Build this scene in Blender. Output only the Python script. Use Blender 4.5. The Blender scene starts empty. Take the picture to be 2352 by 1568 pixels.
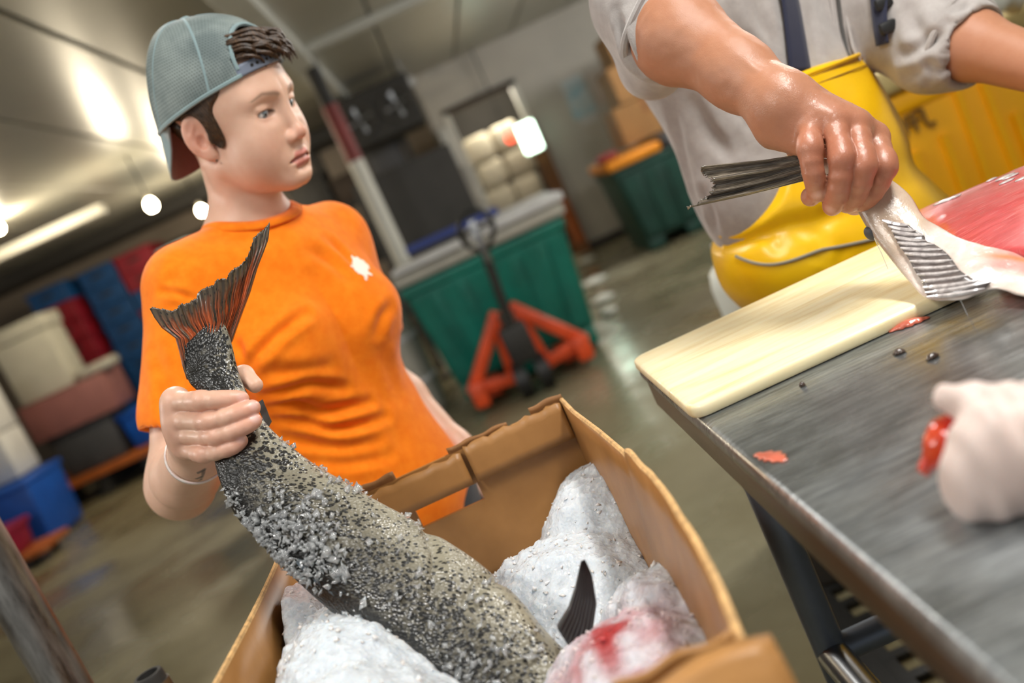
import bpy, bmesh, math, random
import numpy as np
from mathutils import Vector, Matrix

random.seed(7); np.random.seed(7)
scene = bpy.context.scene
col = scene.collection

# ------------------------------------------------------------------ camera
FPX, IW, IH = 2200.0, 2352, 1568
CAMZ = 1.25
PITCH = math.atan(359 / 2200.0)
ROLL = math.radians(24.7)
_f = np.array([0, math.cos(PITCH), -math.sin(PITCH)])
_u0 = np.array([0, math.sin(PITCH), math.cos(PITCH)])
_r0 = np.array([1.0, 0, 0])
_r = math.cos(ROLL) * _r0 - math.sin(ROLL) * _u0
_u = math.sin(ROLL) * _r0 + math.cos(ROLL) * _u0
CAM = np.array([0, 0, CAMZ])
cam_d = bpy.data.cameras.new('camera')
cam = bpy.data.objects.new('camera', cam_d)
col.objects.link(cam)
M = Matrix(((_r[0], _u[0], -_f[0], 0), (_r[1], _u[1], -_f[1], 0), (_r[2], _u[2], -_f[2], CAMZ), (0, 0, 0, 1)))
cam.matrix_world = M
cam_d.sensor_width = 36.0
cam_d.lens = FPX / IW * 36.0
cam_d.clip_start = 0.05
cam_d.dof.use_dof = True
cam_d.dof.focus_distance = 1.04
cam_d.dof.aperture_fstop = 2.6
cam_d.dof.aperture_blades = 9
scene.camera = cam

# ------------------------------------------------------------------ light
world = bpy.data.worlds.new('world')
scene.world = world
world.use_nodes = True
bg = world.node_tree.nodes['Background']
bg.inputs[0].default_value = (0.93, 0.97, 1.0, 1)
bg.inputs[1].default_value = 0.42
scene.view_settings.view_transform = 'Standard'
scene.view_settings.look = 'None'
scene.view_settings.gamma = 1
scene.view_settings.use_curve_mapping = False
scene.view_settings.exposure = 0.28

def area(name, loc, size, energy, color=(1, 1, 1), target=None):
    d = bpy.data.lights.new(name, 'AREA'); d.energy = energy; d.color = color
    d.shape = 'RECTANGLE'; d.size = size[0]; d.size_y = size[1]
    o = bpy.data.objects.new(name, d); col.objects.link(o); o.location = loc
    if target is not None:
        o.rotation_euler = (Vector(target) - Vector(loc)).to_track_quat('-Z', 'Y').to_euler()
    return o
# tubes of unseen ceiling fixtures (housings further down); low-hung ones added as fill light
FIX = [((0.85, 0.55, 2.52), 34.0), ((-0.95, 0.0, 2.52), 25.0), ((-0.6, 2.9, 2.52), 20.0),
       ((2.7, 7.8, 2.35), 95.0), ((2.0, 3.6, 2.35), 75.0), ((-3.3, 1.6, 2.35), 70.0)]
for (x, y, z), e in FIX:
    if z > 2.5: area('unseen_fixture_light', (x, y, z - 0.035), (0.22, 1.2), e, (1.0, 0.985, 0.95))
    else:                                   # low-hung point lamps, added to brighten ceiling and background
        for dy in (-0.35, 0.35):
            d = bpy.data.lights.new('unseen_fixture_light', 'POINT'); d.energy = e / 2; d.color = (1.0, 0.985, 0.95); d.shadow_soft_size = 0.16
            o = bpy.data.objects.new('unseen_fixture_light', d); col.objects.link(o); o.location = (x, y + dy, z - 0.20)

# ------------------------------------------------------------------ geometry helpers
def ray(x, y):
    return _f + _r * ((x - IW / 2) / FPX) - _u * ((y - IH / 2) / FPX)
def at(x, y, Y):
    d = ray(x, y); return CAM + d * (Y / d[1])
def atz(x, y, z):
    d = ray(x, y); return CAM + d * ((z - CAMZ) / d[2])
def px_of(P):
    v = np.asarray(P) - CAM; t = v @ _f
    return np.stack([IW / 2 + FPX * (v @ _r) / t, IH / 2 - FPX * (v @ _u) / t], -1)

def origin(o):
    p = Vector((0, 0, 0))
    while o is not None:
        p += o.location; o = o.parent
    return p

def tag(o, label, cat, group=None, kind=None):
    if label: o['label'] = label
    if cat: o['category'] = cat
    if group: o['group'] = group
    if kind: o['kind'] = kind
    return o

def thing(name, label, cat, loc=(0, 0, 0), group=None):
    o = bpy.data.objects.new(name, None); col.objects.link(o)
    o.empty_display_size = 0.05
    o.location = loc
    return tag(o, label, cat, group)

def mk(name, verts, faces, mat, parent=None, smooth=False, loc=None, colors=None):
    """link a mesh given in WORLD coordinates; made local to its parent (or to loc)"""
    v = np.asarray(verts, dtype=np.float64).reshape(-1, 3)
    if parent is not None: off = np.array(origin(parent))
    elif loc is not None: off = np.asarray(loc, dtype=float)
    else: off = np.array([v[:, 0].mean(), v[:, 1].mean(), v[:, 2].min()])
    me = bpy.data.meshes.new(name)
    if isinstance(faces, np.ndarray):
        n, k = faces.shape
        me.vertices.add(len(v)); me.vertices.foreach_set('co', (v - off).astype(np.float32).ravel())
        me.loops.add(n * k); me.loops.foreach_set('vertex_index', faces.astype(np.int32).ravel())
        me.polygons.add(n); me.polygons.foreach_set('loop_start', np.arange(0, n * k, k, dtype=np.int32))
        me.polygons.foreach_set('loop_total', np.full(n, k, dtype=np.int32))
        me.update(calc_edges=True); me.validate()
    else:
        me.from_pydata([tuple(p) for p in (v - off)], [], [tuple(f) for f in faces])
        me.update()
    if colors is not None:
        a = me.color_attributes.new('Col', 'FLOAT_COLOR', 'POINT')
        c = np.ones((len(v), 4), dtype=np.float32); c[:, :3] = colors[:, :3]
        a.data.foreach_set('color', c.ravel())
    if smooth:
        me.polygons.foreach_set('use_smooth', np.ones(len(me.polygons), dtype=bool))
    for m in (mat if isinstance(mat, (list, tuple)) else [mat]): me.materials.append(m)
    o = bpy.data.objects.new(name, me); col.objects.link(o)
    if parent is not None: o.parent = parent
    else: o.location = off
    return o

def copy_thing(o, parent=None, delta=None):
    c = o.copy(); col.objects.link(c); c.parent = parent
    if delta is not None: c.location = o.location + Vector(delta)
    for ch in o.children: copy_thing(ch, c)
    return c

def bm_out(bm):
    bm.verts.ensure_lookup_table()
    bm.verts.index_update()
    V = [v.co.copy() for v in bm.verts]; F = [[v.index for v in f.verts] for f in bm.faces]
    bm.free(); return V, F

class MB:
    """collects shapes in world coordinates"""
    def __init__(s): s.v = []; s.f = []
    def add(s, V, F):
        n = len(s.v); s.v += [tuple(p) for p in V]; s.f += [[i + n for i in f] for f in F]; return s
    def box(s, a, b, bev=0.0, seg=2, taper=(1, 1), rot=None, top=None):
        a = np.array(a, float); b = np.array(b, float); c = (a + b) / 2; h = np.abs(b - a)
        bm = bmesh.new(); bmesh.ops.create_cube(bm, size=1)
        for v in bm.verts:
            t = taper if v.co.z > 0 else (1, 1)
            v.co = Vector((v.co.x * h[0] * t[0], v.co.y * h[1] * t[1], v.co.z * h[2]))
        if bev > 0:
            bmesh.ops.bevel(bm, geom=list(bm.edges), offset=min(bev, h.min() * 0.45), segments=seg, profile=0.5, affect='EDGES')
        V, F = bm_out(bm)
        R = Matrix.Identity(3) if rot is None else rot
        return s.add([Vector(c) + R @ p for p in V], F)
    def cyl(s, a, b, r, r2=None, n=16, cap=True):
        a = Vector(a); b = Vector(b); r2 = r if r2 is None else r2
        d = (b - a).normalized(); e = d.orthogonal().normalized(); g = d.cross(e)
        V = []; F = []
        for k in range(n):
            t = 2 * math.pi * k / n; w = e * math.cos(t) + g * math.sin(t)
            V.append(a + w * r); V.append(b + w * r2)
        for k in range(n):
            j = (k + 1) % n; F.append([2 * k, 2 * j, 2 * j + 1, 2 * k + 1])
        if cap:
            F.append([2 * k for k in range(n)][::-1]); F.append([2 * k + 1 for k in range(n)])
        return s.add(V, F)
    def tube(s, pts, r, n=10, closed=False, cap=True):
        P = [Vector(p) for p in pts]; m = len(P)
        rr = r if hasattr(r, '__len__') else [r] * m
        V = []; F = []; ref = None
        for i in range(m):
            a = P[i - 1] if (i > 0 or closed) else P[i]; b = P[(i + 1) % m] if (i < m - 1 or closed) else P[i]
            d = (b - a).normalized()
            if ref is None: ref = d.orthogonal().normalized()
            e = (ref - d * ref.dot(d)).normalized(); ref = e; g = d.cross(e)
            for k in range(n):
                t = 2 * math.pi * k / n; V.append(P[i] + (e * math.cos(t) + g * math.sin(t)) * rr[i])
        for i in range(m if closed else m - 1):
            i2 = (i + 1) % m
            for k in range(n):
                j = (k + 1) % n; F.append([i * n + k, i * n + j, i2 * n + j, i2 * n + k])
        if cap and not closed:
            F.append([k for k in range(n)][::-1]); F.append([(m - 1) * n + k for k in range(n)])
        return s.add(V, F)
    def lathe(s, c, prof, n=20):
        c = Vector(c); V = []; F = []; m = len(prof)
        for r, z in prof:
            for k in range(n):
                t = 2 * math.pi * k / n; V.append(c + Vector((r * math.cos(t), r * math.sin(t), z)))
        for i in range(m - 1):
            for k in range(n):
                j = (k + 1) % n; F.append([i * n + k, i * n + j, (i + 1) * n + j, (i + 1) * n + k])
        F.append([k for k in range(n)][::-1]); F.append([(m - 1) * n + k for k in range(n)])
        return s.add(V, F)
    def prism(s, poly, d):
        """extrude a 3D polygon by vector d"""
        n = len(poly); P = [Vector(p) for p in poly]; d = Vector(d)
        V = P + [p + d for p in P]
        F = [list(range(n))[::-1], [n + i for i in range(n)]]
        for i in range(n): j = (i + 1) % n; F.append([i, j, n + j, n + i])
        return s.add(V, F)
    def build(s, name, mat, parent=None, smooth=False, loc=None):
        o = mk(name, s.v, s.f, mat, parent, smooth, loc)
        bm = bmesh.new(); bm.from_mesh(o.data); bmesh.ops.recalc_face_normals(bm, faces=bm.faces); bm.to_mesh(o.data); bm.free()
        if smooth:
            try: o.data.set_sharp_from_angle(angle=math.radians(40))
            except Exception: pass
        return o

# ------------------------------------------------------------------ materials
def lin(h):
    if isinstance(h, str):
        h = h.lstrip('#'); c = [int(h[i:i + 2], 16) / 255 for i in (0, 2, 4)]
    else: c = h
    return tuple(x / 12.92 if x <= 0.04045 else ((x + 0.055) / 1.055) ** 2.4 for x in c)

class NT:
    def __init__(s, name):
        s.m = bpy.data.materials.new(name); s.m.use_nodes = True
        s.t = s.m.node_tree; s.n = s.t.nodes; s.p = s.n['Principled BSDF']
    def node(s, t, **kw):
        n = s.n.new(t)
        for k, v in kw.items():
            if k.startswith('i_'):
                key = k[2:]; key = int(key) if key.isdigit() else key.replace('_', ' ')
                n.inputs[key].default_value = v
            else: setattr(n, k, v)
        return n
    def link(s, a, b): s.t.links.new(a, b)
    def coords(s, scale=(1, 1, 1), rot=(0, 0, 0), kind='Object'):
        tc = s.node('ShaderNodeTexCoord'); mp = s.node('ShaderNodeMapping')
        mp.inputs['Scale'].default_value = scale; mp.inputs['Rotation'].default_value = rot
        s.link(tc.outputs[kind], mp.inputs[0]); return mp.outputs[0]
    def noise(s, vec, scale, detail=4, rough=0.55, dist=0.0):
        n = s.node('ShaderNodeTexNoise'); n.inputs['Scale'].default_value = scale
        n.inputs['Detail'].default_value = detail; n.inputs['Roughness'].default_value = rough
        n.inputs['Distortion'].default_value = dist
        s.link(vec, n.inputs['Vector']); return n.outputs['Fac']
    def ramp(s, fac, stops):
        r = s.node('ShaderNodeValToRGB'); e = r.color_ramp.elements
        while len(e) < len(stops): e.new(0.5)
        for i, (p, c) in enumerate(stops):
            e[i].position = p; e[i].color = (*c, 1) if len(c) == 3 else c
        s.link(fac, r.inputs[0]); return r.outputs[0]
    def mix(s, fac, a, b, mode='MIX'):
        n = s.node('ShaderNodeMix', data_type='RGBA', blend_type=mode)
        for sock, val in ((n.inputs[0], fac), (n.inputs[6], a), (n.inputs[7], b)):
            if hasattr(val, 'is_output'): s.link(val, sock)
            elif isinstance(val, (int, float)): sock.default_value = val
            else: sock.default_value = (*val, 1) if len(val) == 3 else val
        return n.outputs[2]
    def math(s, op, a, b=None):
        n = s.node('ShaderNodeMath', operation=op)
        for sock, val in ((n.inputs[0], a), (n.inputs[1], b)):
            if val is None: continue
            if hasattr(val, 'is_output'): s.link(val, sock)
            else: sock.default_value = val
        return n.outputs[0]
    def bump(s, h, strength=0.3, dist=0.01):
        b = s.node('ShaderNodeBump'); b.inputs['Strength'].default_value = strength; b.inputs['Distance'].default_value = dist
        s.link(h, b.inputs['Height']); s.link(b.outputs[0], s.p.inputs['Normal']); return b
    def set(s, **kw):
        for k, v in kw.items():
            k = k.replace('_', ' ')
            sock = s.p.inputs[k]
            if hasattr(v, 'is_output'): s.link(v, sock)
            elif isinstance(v, tuple) and len(v) == 3 and sock.type == 'RGBA': sock.default_value = (*v, 1)
            else: sock.default_value = v
        return s

def pm(name, c, rough=0.5, metal=0.0, var=0.12, scale=6.0, bump=0.0, bscale=40.0, spec=0.5, c2=None, coat=0.0, stretch=(1, 1, 1), sss=0.0, dist=0.003):
    t = NT(name); c = lin(c)
    v = t.coords(stretch)
    if c2 is None: d = tuple(x * (1 - var) for x in c); l = tuple(min(1, x * (1 + var)) for x in c)
    else: d = c; l = lin(c2)
    f = t.noise(v, scale)
    t.set(Base_Color=t.ramp(f, [(0.3, d), (0.7, l)]), Roughness=rough, Metallic=metal, Specular_IOR_Level=spec, Coat_Weight=coat)
    if sss > 0: t.set(Subsurface_Weight=sss, Subsurface_Radius=(0.01, 0.006, 0.004), Subsurface_Scale=1.0)
    if bump > 0: t.bump(t.noise(v, bscale, 3), bump, dist)
    return t.m

def emit(name, c, strength):
    t = NT(name); t.set(Base_Color=lin(c), Emission_Color=lin(c), Emission_Strength=strength); return t.m

K = {}
K['ceil'] = pm('ceiling_panel_enamel', '#aeaca0', 0.36, var=0.06, scale=1.5)
K['white_paint'] = pm('white_paint', '#d8d6cc', 0.55, var=0.08, scale=3, bump=0.1)
K['beam'] = pm('beam_paint', '#c9cac4', 0.45, var=0.08, scale=3)
K['wall'] = pm('wall_paint', '#b5b0a6', 0.6, var=0.10, scale=1.4)
K['wall_l'] = pm('wall_beige', '#8d8071', 0.65, var=0.12, scale=1.4)
K['dark'] = pm('dark_grey', '#24221f', 0.6, var=0.3, scale=5)
K['dark2'] = pm('charcoal_panel', '#3b3834', 0.55, var=0.2, scale=4)
K['black'] = pm('black_rubber', '#141414', 0.5, var=0.2, scale=20, bump=0.2)
K['green'] = pm('tote_green', '#00695a', 0.42, var=0.2, scale=5, bump=0.15, bscale=25)
K['dkgreen'] = pm('tote_dark_green', '#0f3d34', 0.5, var=0.25, scale=5)
K['lid'] = pm('lid_grey', '#a8a59a', 0.55, var=0.12, scale=6, bump=0.15)
K['lidw'] = pm('lid_white', '#c8c8c8', 0.5, var=0.1, scale=6)
K['bluebar'] = pm('blue_bar', '#2b3f86', 0.5)
K['orange_paint'] = pm('orange_paint', '#d2491c', 0.42, var=0.15, scale=12, bump=0.08)
K['orange_lid'] = pm('orange_plastic', '#e08a12', 0.45, var=0.1)
K['yellow_tote'] = pm('amber_plastic', '#f6b100', 0.38, var=0.07, scale=4, bump=0.08)
K['steel'] = pm('steel', '#8c8e90', 0.3, metal=1.0, var=0.1, scale=14, bump=0.06)
K['brown'] = pm('brown_wood', '#7a4c1c', 0.6, var=0.25, scale=4, stretch=(1, 6, 1), bump=0.1)
K['dkwood'] = pm('dark_wood', '#332518', 0.65, var=0.3, scale=4, stretch=(1, 6, 1))
K['orwood'] = pm('orange_wood', '#a8581f', 0.6, var=0.2, scale=4, stretch=(1, 6, 1))
K['card'] = pm('cardboard_far', '#8a6334', 0.7, var=0.12, scale=6)
K['red_paint'] = pm('red_paint', '#7c2520', 0.5, var=0.15)
K['crate_b'] = pm('crate_blue', '#0d4478', 0.5, var=0.15)
K['crate_r'] = pm('crate_red', '#861022', 0.5, var=0.15)
K['foam'] = pm('white_foam', '#b9b6a8', 0.7, var=0.06)
K['pink'] = pm('rose_plastic', '#8d5b57', 0.6, var=0.1)
K['dtub'] = pm('dark_grey_tub', '#3f3f42', 0.55)
K['blue'] = pm('bright_blue', '#0b4fae', 0.45)
K['magenta'] = pm('magenta_plastic', '#8c0f3a', 0.4)
K['cream'] = pm('cream_sack', '#cfc8b4', 0.65, var=0.12, scale=8, bump=0.4, bscale=12, dist=0.02)
K['poster_a'] = pm('poster_paper', '#7fb4c8', 0.6, c2='#d5d0c8', scale=5)
K['poster_b'] = pm('poster_print', '#b7a497', 0.6, c2='#cfc9c2', scale=6)
K['lamp_on'] = emit('lit_diffuser', '#dfffe6', 6.0)
K['bulb'] = emit('bulb_glass', '#ffe9b8', 90.0)
K['redlamp'] = emit('red_indicator', '#ff3a18', 3.0)
K['tube'] = emit('unseen_fixture_tube', '#fffaf0', 5.0)
K['jug'] = pm('white_jug', '#d6d8cf', 0.4, var=0.05, sss=0.1)
# ------------------------------------------------------------------ the setting
CEIL = 2.65
def structure(o): o['kind'] = 'structure'; return o

# floor: wet concrete
t = NT('wet_concrete')
v = t.coords()
n1 = t.noise(v, 0.9, 6, 0.6, 0.4); n2 = t.noise(v, 7.0, 6, 0.65)
c = t.mix(n2, t.ramp(n1, [(0.3, lin('#574f3b')), (0.52, lin('#7b745b')), (0.72, lin('#959079'))]), t.ramp(n1, [(0.3, lin('#655c43')), (0.7, lin('#888268'))]))
wet = t.ramp(t.noise(v, 1.3, 4, 0.5), [(0.42, (0.16,) * 3), (0.62, (0.5,) * 3)])
t.set(Base_Color=c, Roughness=wet, Specular_IOR_Level=0.55)
t.bump(t.noise(v, 60, 3), 0.12, 0.002)
K['floor'] = t.m
structure(MB().box((-8, -3, -0.12), (5.5, 13.6, 0)).build('floor', K['floor']))

ceil = structure(MB().box((-8, -2.2, CEIL + 0.02), (5.5, 13.6, CEIL + 0.15)).build('ceiling', K['dark2']))
xs = [-8.0, -6.9, -5.8, -4.75, -3.7, -2.85, -2.05, -1.3, -0.64, 0.05, 0.75, 1.45, 2.15, 2.85, 3.6, 4.4, 5.5]
for i in range(len(xs) - 1):
    MB().box((xs[i] + 0.012, -2.2, CEIL), (xs[i + 1] - 0.012, 13.5, CEIL + 0.03), 0.006, 1).build('ceiling_panel', K['ceil'], ceil)

WY = 11.3
# right hand part of the back wall, with the doorway cut out (x 0.42..1.22, up to 2.12)
wr = MB()
wr.box((0.20, WY, 0), (0.42, WY + 0.15, CEIL)); wr.box((1.22, WY, 0), (5.5, WY + 0.15, CEIL)); wr.box((0.42, WY, 2.12), (1.22, WY + 0.15, CEIL))
structure(wr.build('wall_back', K['wall']))
structure(MB().box((0.18, WY + 0.15, 0), (0.30, 13.6, CEIL)).build('wall_return', K['wall']))
structure(MB().box((-8, 12.6, 0), (0.18, 12.75, CEIL)).build('wall_far', K['wall_l']))
structure(MB().box((-8.1, -2.2, 0), (-8, 12.7, CEIL)).build('wall_left', K['wall_l']))
structure(MB().box((4.6, -2.2, 0), (4.7, 11.3, CEIL)).build('wall_right', K['wall']))
structure(MB().box((0.30, 13.4, 0), (5.5, 13.5, CEIL)).build('wall_storeroom', K['dark2']))
d1 = thing('door_1', None, None, (0.82, WY, 0)); d1['kind'] = 'structure'
for x0, x1 in ((0.36, 0.43), (1.21, 1.28)):
    MB().box((x0, WY - 0.02, 0), (x1, WY + 0.17, 2.18), 0.006).build('door_jamb', K['white_paint'], d1)
MB().box((0.36, WY - 0.02, 2.11), (1.28, WY + 0.17, 2.18), 0.006).build('door_lintel', K['dkwood'], d1)
structure(MB().box((1.3, WY - 0.02, 0), (4.6, WY, 0.10), 0.004).build('baseboard_back', K['dark2']))
# ceiling beams
structure(MB().box((-0.64, 3.0, CEIL - 0.10), (-0.47, 12.6, CEIL), 0.01).build('trim_1', K['beam']))
structure(MB().box((-0.47, 7.1, CEIL - 0.06), (4.6, 7.24, CEIL), 0.008).build('trim_2', K['beam']))
structure(MB().box((-8, 11.95, CEIL - 0.18), (-0.7, 12.6, CEIL), 0.01).build('trim_3', K['dark2']))

# unseen ceiling fixtures
for i, ((x, y, z), e) in enumerate(FIX):
    where = ['above the steel table', 'above the ice box', 'over the walkway', 'by the right wall, added for background light', 'beside the amber tote, added for tote and table light', 'over the open floor at left, added for ceiling light'][i]
    f = thing('unseen_ceiling_fixture', 'unseen white twin-tube fluorescent fixture on the ceiling ' + where, 'light fixture', (x, y, CEIL - 0.06), 'unseen ceiling fixtures')
    MB().box((x - 0.12, y - 0.65, z + 0.01), (x + 0.12, y + 0.65, z + 0.07), 0.01).build('housing', K['white_paint'], f)
    for s in (-0.5, 0.5): MB().cyl((x, y + s, z + 0.06), (x, y + s, CEIL), 0.008, n=8).build('rod', K['steel'], f, True)
    for s in (-0.06, 0.06):
        MB().cyl((x + s, y - 0.6, z - 0.012), (x + s, y + 0.6, z - 0.012), 0.013, n=10).build('tube', K['tube'], f, True)

def bulb(px, py, Y, label):
    p = at(px, py, Y)
    b = thing('light_bulb', label, 'light bulb', tuple(p), 'bare bulbs under the ceiling')
    MB().lathe(p, [(0.004, -0.05), (0.03, -0.042), (0.042, -0.02), (0.044, 0.0), (0.036, 0.025), (0.02, 0.045)], 14).build('glass', K['bulb'], b, True)
    MB().cyl(p + [0, 0, 0.045], p + [0, 0, 0.09], 0.02).build('socket', K['white_paint'], b, True)
    MB().cyl(p + [0, 0, 0.09], (p[0], p[1], CEIL), 0.007).build('cord', K['black'], b, True)
    d = bpy.data.lights.new('bulb_light', 'POINT'); d.energy = 38; d.color = (1, 0.86, 0.64); d.shadow_soft_size = 0.05
    o = bpy.data.objects.new('bulb_light', d); col.objects.link(o); o.location = p + [0, 0, -0.06]
bulb(347, 470, 8.2, 'brightest bare warm bulb hanging from the ceiling left of the cap')
bulb(463, 483, 10.4, 'smaller warm bulb glowing just behind the neck of the person in orange')
bulb(-6, 522, 8.2, 'warm bare bulb at the very left edge of the picture')
sl_ = thing('light_bulb', 'added unseen bulb in the storeroom brightening the white sacks', 'light bulb', (1.05, 11.75, 2.3), 'bare bulbs under the ceiling')  # bulb hidden above the lintel, added to brighten the sacks
MB().lathe((1.05, 11.75, 2.3), [(0.004, -0.05), (0.03, -0.042), (0.044, 0.0), (0.036, 0.025), (0.02, 0.045)], 14).build('glass', K['bulb'], sl_, True)
MB().cyl((1.05, 11.75, 2.34), (1.05, 11.75, CEIL), 0.012, n=8).build('cord', K['black'], sl_, True)
d = bpy.data.lights.new('bulb_light', 'POINT'); d.energy = 30; d.color = (1, .93, .8); d.shadow_soft_size = .05
o = bpy.data.objects.new('bulb_light', d); col.objects.link(o); o.location = (1.05, 11.7, 2.2)
a = at(0, 590, 9.0); b_ = at(250, 505, 9.0)
tag(MB().box((a[0] - .6, 8.95, a[2] - 0.03), (b_[0], 9.1, a[2] + 0.06), 0.01).build('strip_light', K['white_paint']), 'long unlit white strip light hung under the ceiling at left', 'light fixture')

# column with red top
p = at(852, 445, 7.5)
cl = thing('column', 'slim round white steel column with a dark red upper end', 'column', (p[0], 7.5, 0))
MB().cyl((p[0], 7.5, 0.0), (p[0], 7.5, 1.80), 0.062, n=20).build('shaft', K['white_paint'], cl, True)
MB().cyl((p[0], 7.5, 1.80), (p[0], 7.5, 2.25), 0.064, n=20).build('red_section', K['red_paint'], cl, True)
MB().cyl((p[0], 7.5, 2.25), (p[0], 7.5, CEIL), 0.055, n=20).build('upper_shaft', K['dark'], cl, True)
MB().box((p[0] - .12, 7.38, 0), (p[0] + .12, 7.62, 0.015)).build('base_plate', K['dark2'], cl)

# --- a ribbed insulated tote: tapered tub, rim, ribs, feet
def tote(name, label, x0, x1, y0, y1, z0, z1, mat, rimmat=None, nr=5, flare=0.05, ribs=True):
    T = thing(name, label, 'tote', ((x0 + x1) / 2, (y0 + y1) / 2, 0))
    cx, cy = (x0 + x1) / 2, (y0 + y1) / 2
    w, d = x1 - x0, y1 - y0
    MB().box((x0 + flare, y0 + flare, z0 + 0.10), (x1 - flare, y1 - flare, z1), 0.04, 3, ((w) / (w - 2 * flare), d / (d - 2 * flare))).build('tub', mat, T, True)
    MB().box((x0 - 0.012, y0 - 0.012, z1 - 0.07), (x1 + 0.012, y1 + 0.012, z1), 0.02, 3).build('rim', rimmat or mat, T, True)
    for k in range(3):
        fx = x0 + flare + 0.09 + (w - 2 * flare - 0.18) * k / 2
        MB().box((fx - 0.08, y0 + flare, z0), (fx + 0.08, y1 - flare, z0 + 0.12), 0.02).build('foot', mat, T, True)
    if ribs:
        for k in range(nr):
            fx = (k + 0.5) / nr
            xb = x0 + flare + (w - 2 * flare) * fx; xt = x0 + w * fx
            zb, zt = z0 + 0.16, z1 - 0.10
            yb = y0 + flare * (1 - (zb - z0 - .1) / (z1 - z0 - .1)); yt = y0 + flare * (1 - (zt - z0 - .1) / (z1 - z0 - .1))
            rw = w / nr * 0.28
            poly = [(xb - rw, yb + 0.01, zb), (xb + rw, yb + 0.01, zb), (xt + rw, yt + 0.01, zt), (xt - rw, yt + 0.01, zt)]
            r = MB(); r.prism(poly, (0, -0.03, 0))
            r.build('rib', mat, T)
    return T

tote('insulated_tote', 'teal green ribbed insulated tote standing behind the orange pallet jack', -0.50, 0.60, 5.98, 7.05, 0.02, 0.86, K['green'], nr=6, flare=0.07)
tag(MB().box((-0.52, 5.94, 0.87), (0.64, 7.05, 0.95), 0.02).build('tote_lid', K['lid'], None, True), 'flat grey lid lying on the teal green tote', 'lid')
tag(MB().box((0.02, 5.90, 0.955), (0.66, 6.95, 1.015), 0.018).build('tote_lid', K['lidw'], None, True), 'pale lid slab on top of the grey lid under the pallet jack handle', 'lid')
tag(MB().box((-0.50, 5.88, 0.955), (-0.02, 6.5, 0.985), 0.008).build('plastic_tray', K['lidw'], None, True), 'thin whitish tray on the left of the grey tote lid', 'tray')
p = at(940, 592, 6.6); q = at(1150, 497, 6.6)
tag(MB().box((p[0], 6.57, 1.02), (q[0], 6.63, 1.07), 0.008).build('blue_bar', K['bluebar']), 'long blue bar lying across the grey tote lids', 'bar')

# grey barrel at the woman's elbow side
bx = -0.83
br = thing('barrel', 'pale grey plastic barrel left of the teal tote', 'barrel', (bx, 6.35, 0))
MB().lathe((bx, 6.35, 0), [(0.25, 0.0), (0.27, 0.05), (0.28, 0.4), (0.27, 0.75), (0.24, 0.80)], 24).build('body', K['lid'], br, True)
for zz in (0.25, 0.55): MB().lathe((bx, 6.35, zz), [(0.278, -0.02), (0.292, 0), (0.278, 0.02)], 24).build('hoop', K['lidw'], br, True)
MB().lathe((bx, 6.35, 0.80), [(0.25, 0.0), (0.255, 0.02), (0.25, 0.04), (0.05, 0.045)], 24).build('lid', K['lidw'], br, True)

# --- pallet jack, forks running under the tote
J = thing('pallet_jack', 'orange pallet jack with black handle loop parked at the teal tote', 'pallet jack', (0.02, 5.55, 0))
jx, jy = 0.03, 5.56
top = at(1108, 565, 5.5); piv = at(1180, 745, 5.5)
MB().cyl((jx, jy, 0.40), tuple(top), 0.028, n=14).build('handle_shaft', K['dark'], J, True)
tp = Vector(top); dirv = (tp - Vector((jx, jy, 0.40))).normalized()
lp = []
for k in range(20):
    t_ = 2 * math.pi * k / 20
    lp.append(tp + dirv * (0.10 + 0.115 * math.sin(t_)) + Vector((1, 0, 0)) * 0.10 * math.cos(t_))
h = MB().tube(lp, 0.015, 8, True).build('handle_loop', K['black'], J, True)
MB().box(tp + Vector((-0.02, -0.04, -0.10)), tp + Vector((0.02, -0.02, 0.16)), 0.006).build('grip_plate', K['steel'], J, True)
MB().cyl(tp + dirv * 0.10 + Vector((-0.1, 0, 0)), tp + dirv * 0.10 + Vector((0.1, 0, 0)), 0.012).build('trigger_bar', K['black'], J, True)
MB().box((jx - 0.085, jy - 0.09, 0.20), (jx + 0.085, jy + 0.10, 0.44), 0.03).build('pump_body', K['dark'], J, True)
MB().cyl((jx, jy + 0.02, 0.40), (jx, jy + 0.02, 0.52), 0.045).build('ram', K['steel'], J, True)
for s in (-1, 1):
    MB().cyl((jx + s * 0.03, jy - 0.02, 0.11), (jx + s * 0.105, jy - 0.02, 0.11), 0.11, n=22).build('steer_wheel', K['black'], J, True)
    MB().cyl((jx + s * 0.104, jy - 0.02, 0.11), (jx + s * 0.112, jy - 0.02, 0.11), 0.045, n=16).build('hub', K['dark2'], J, True)
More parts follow.
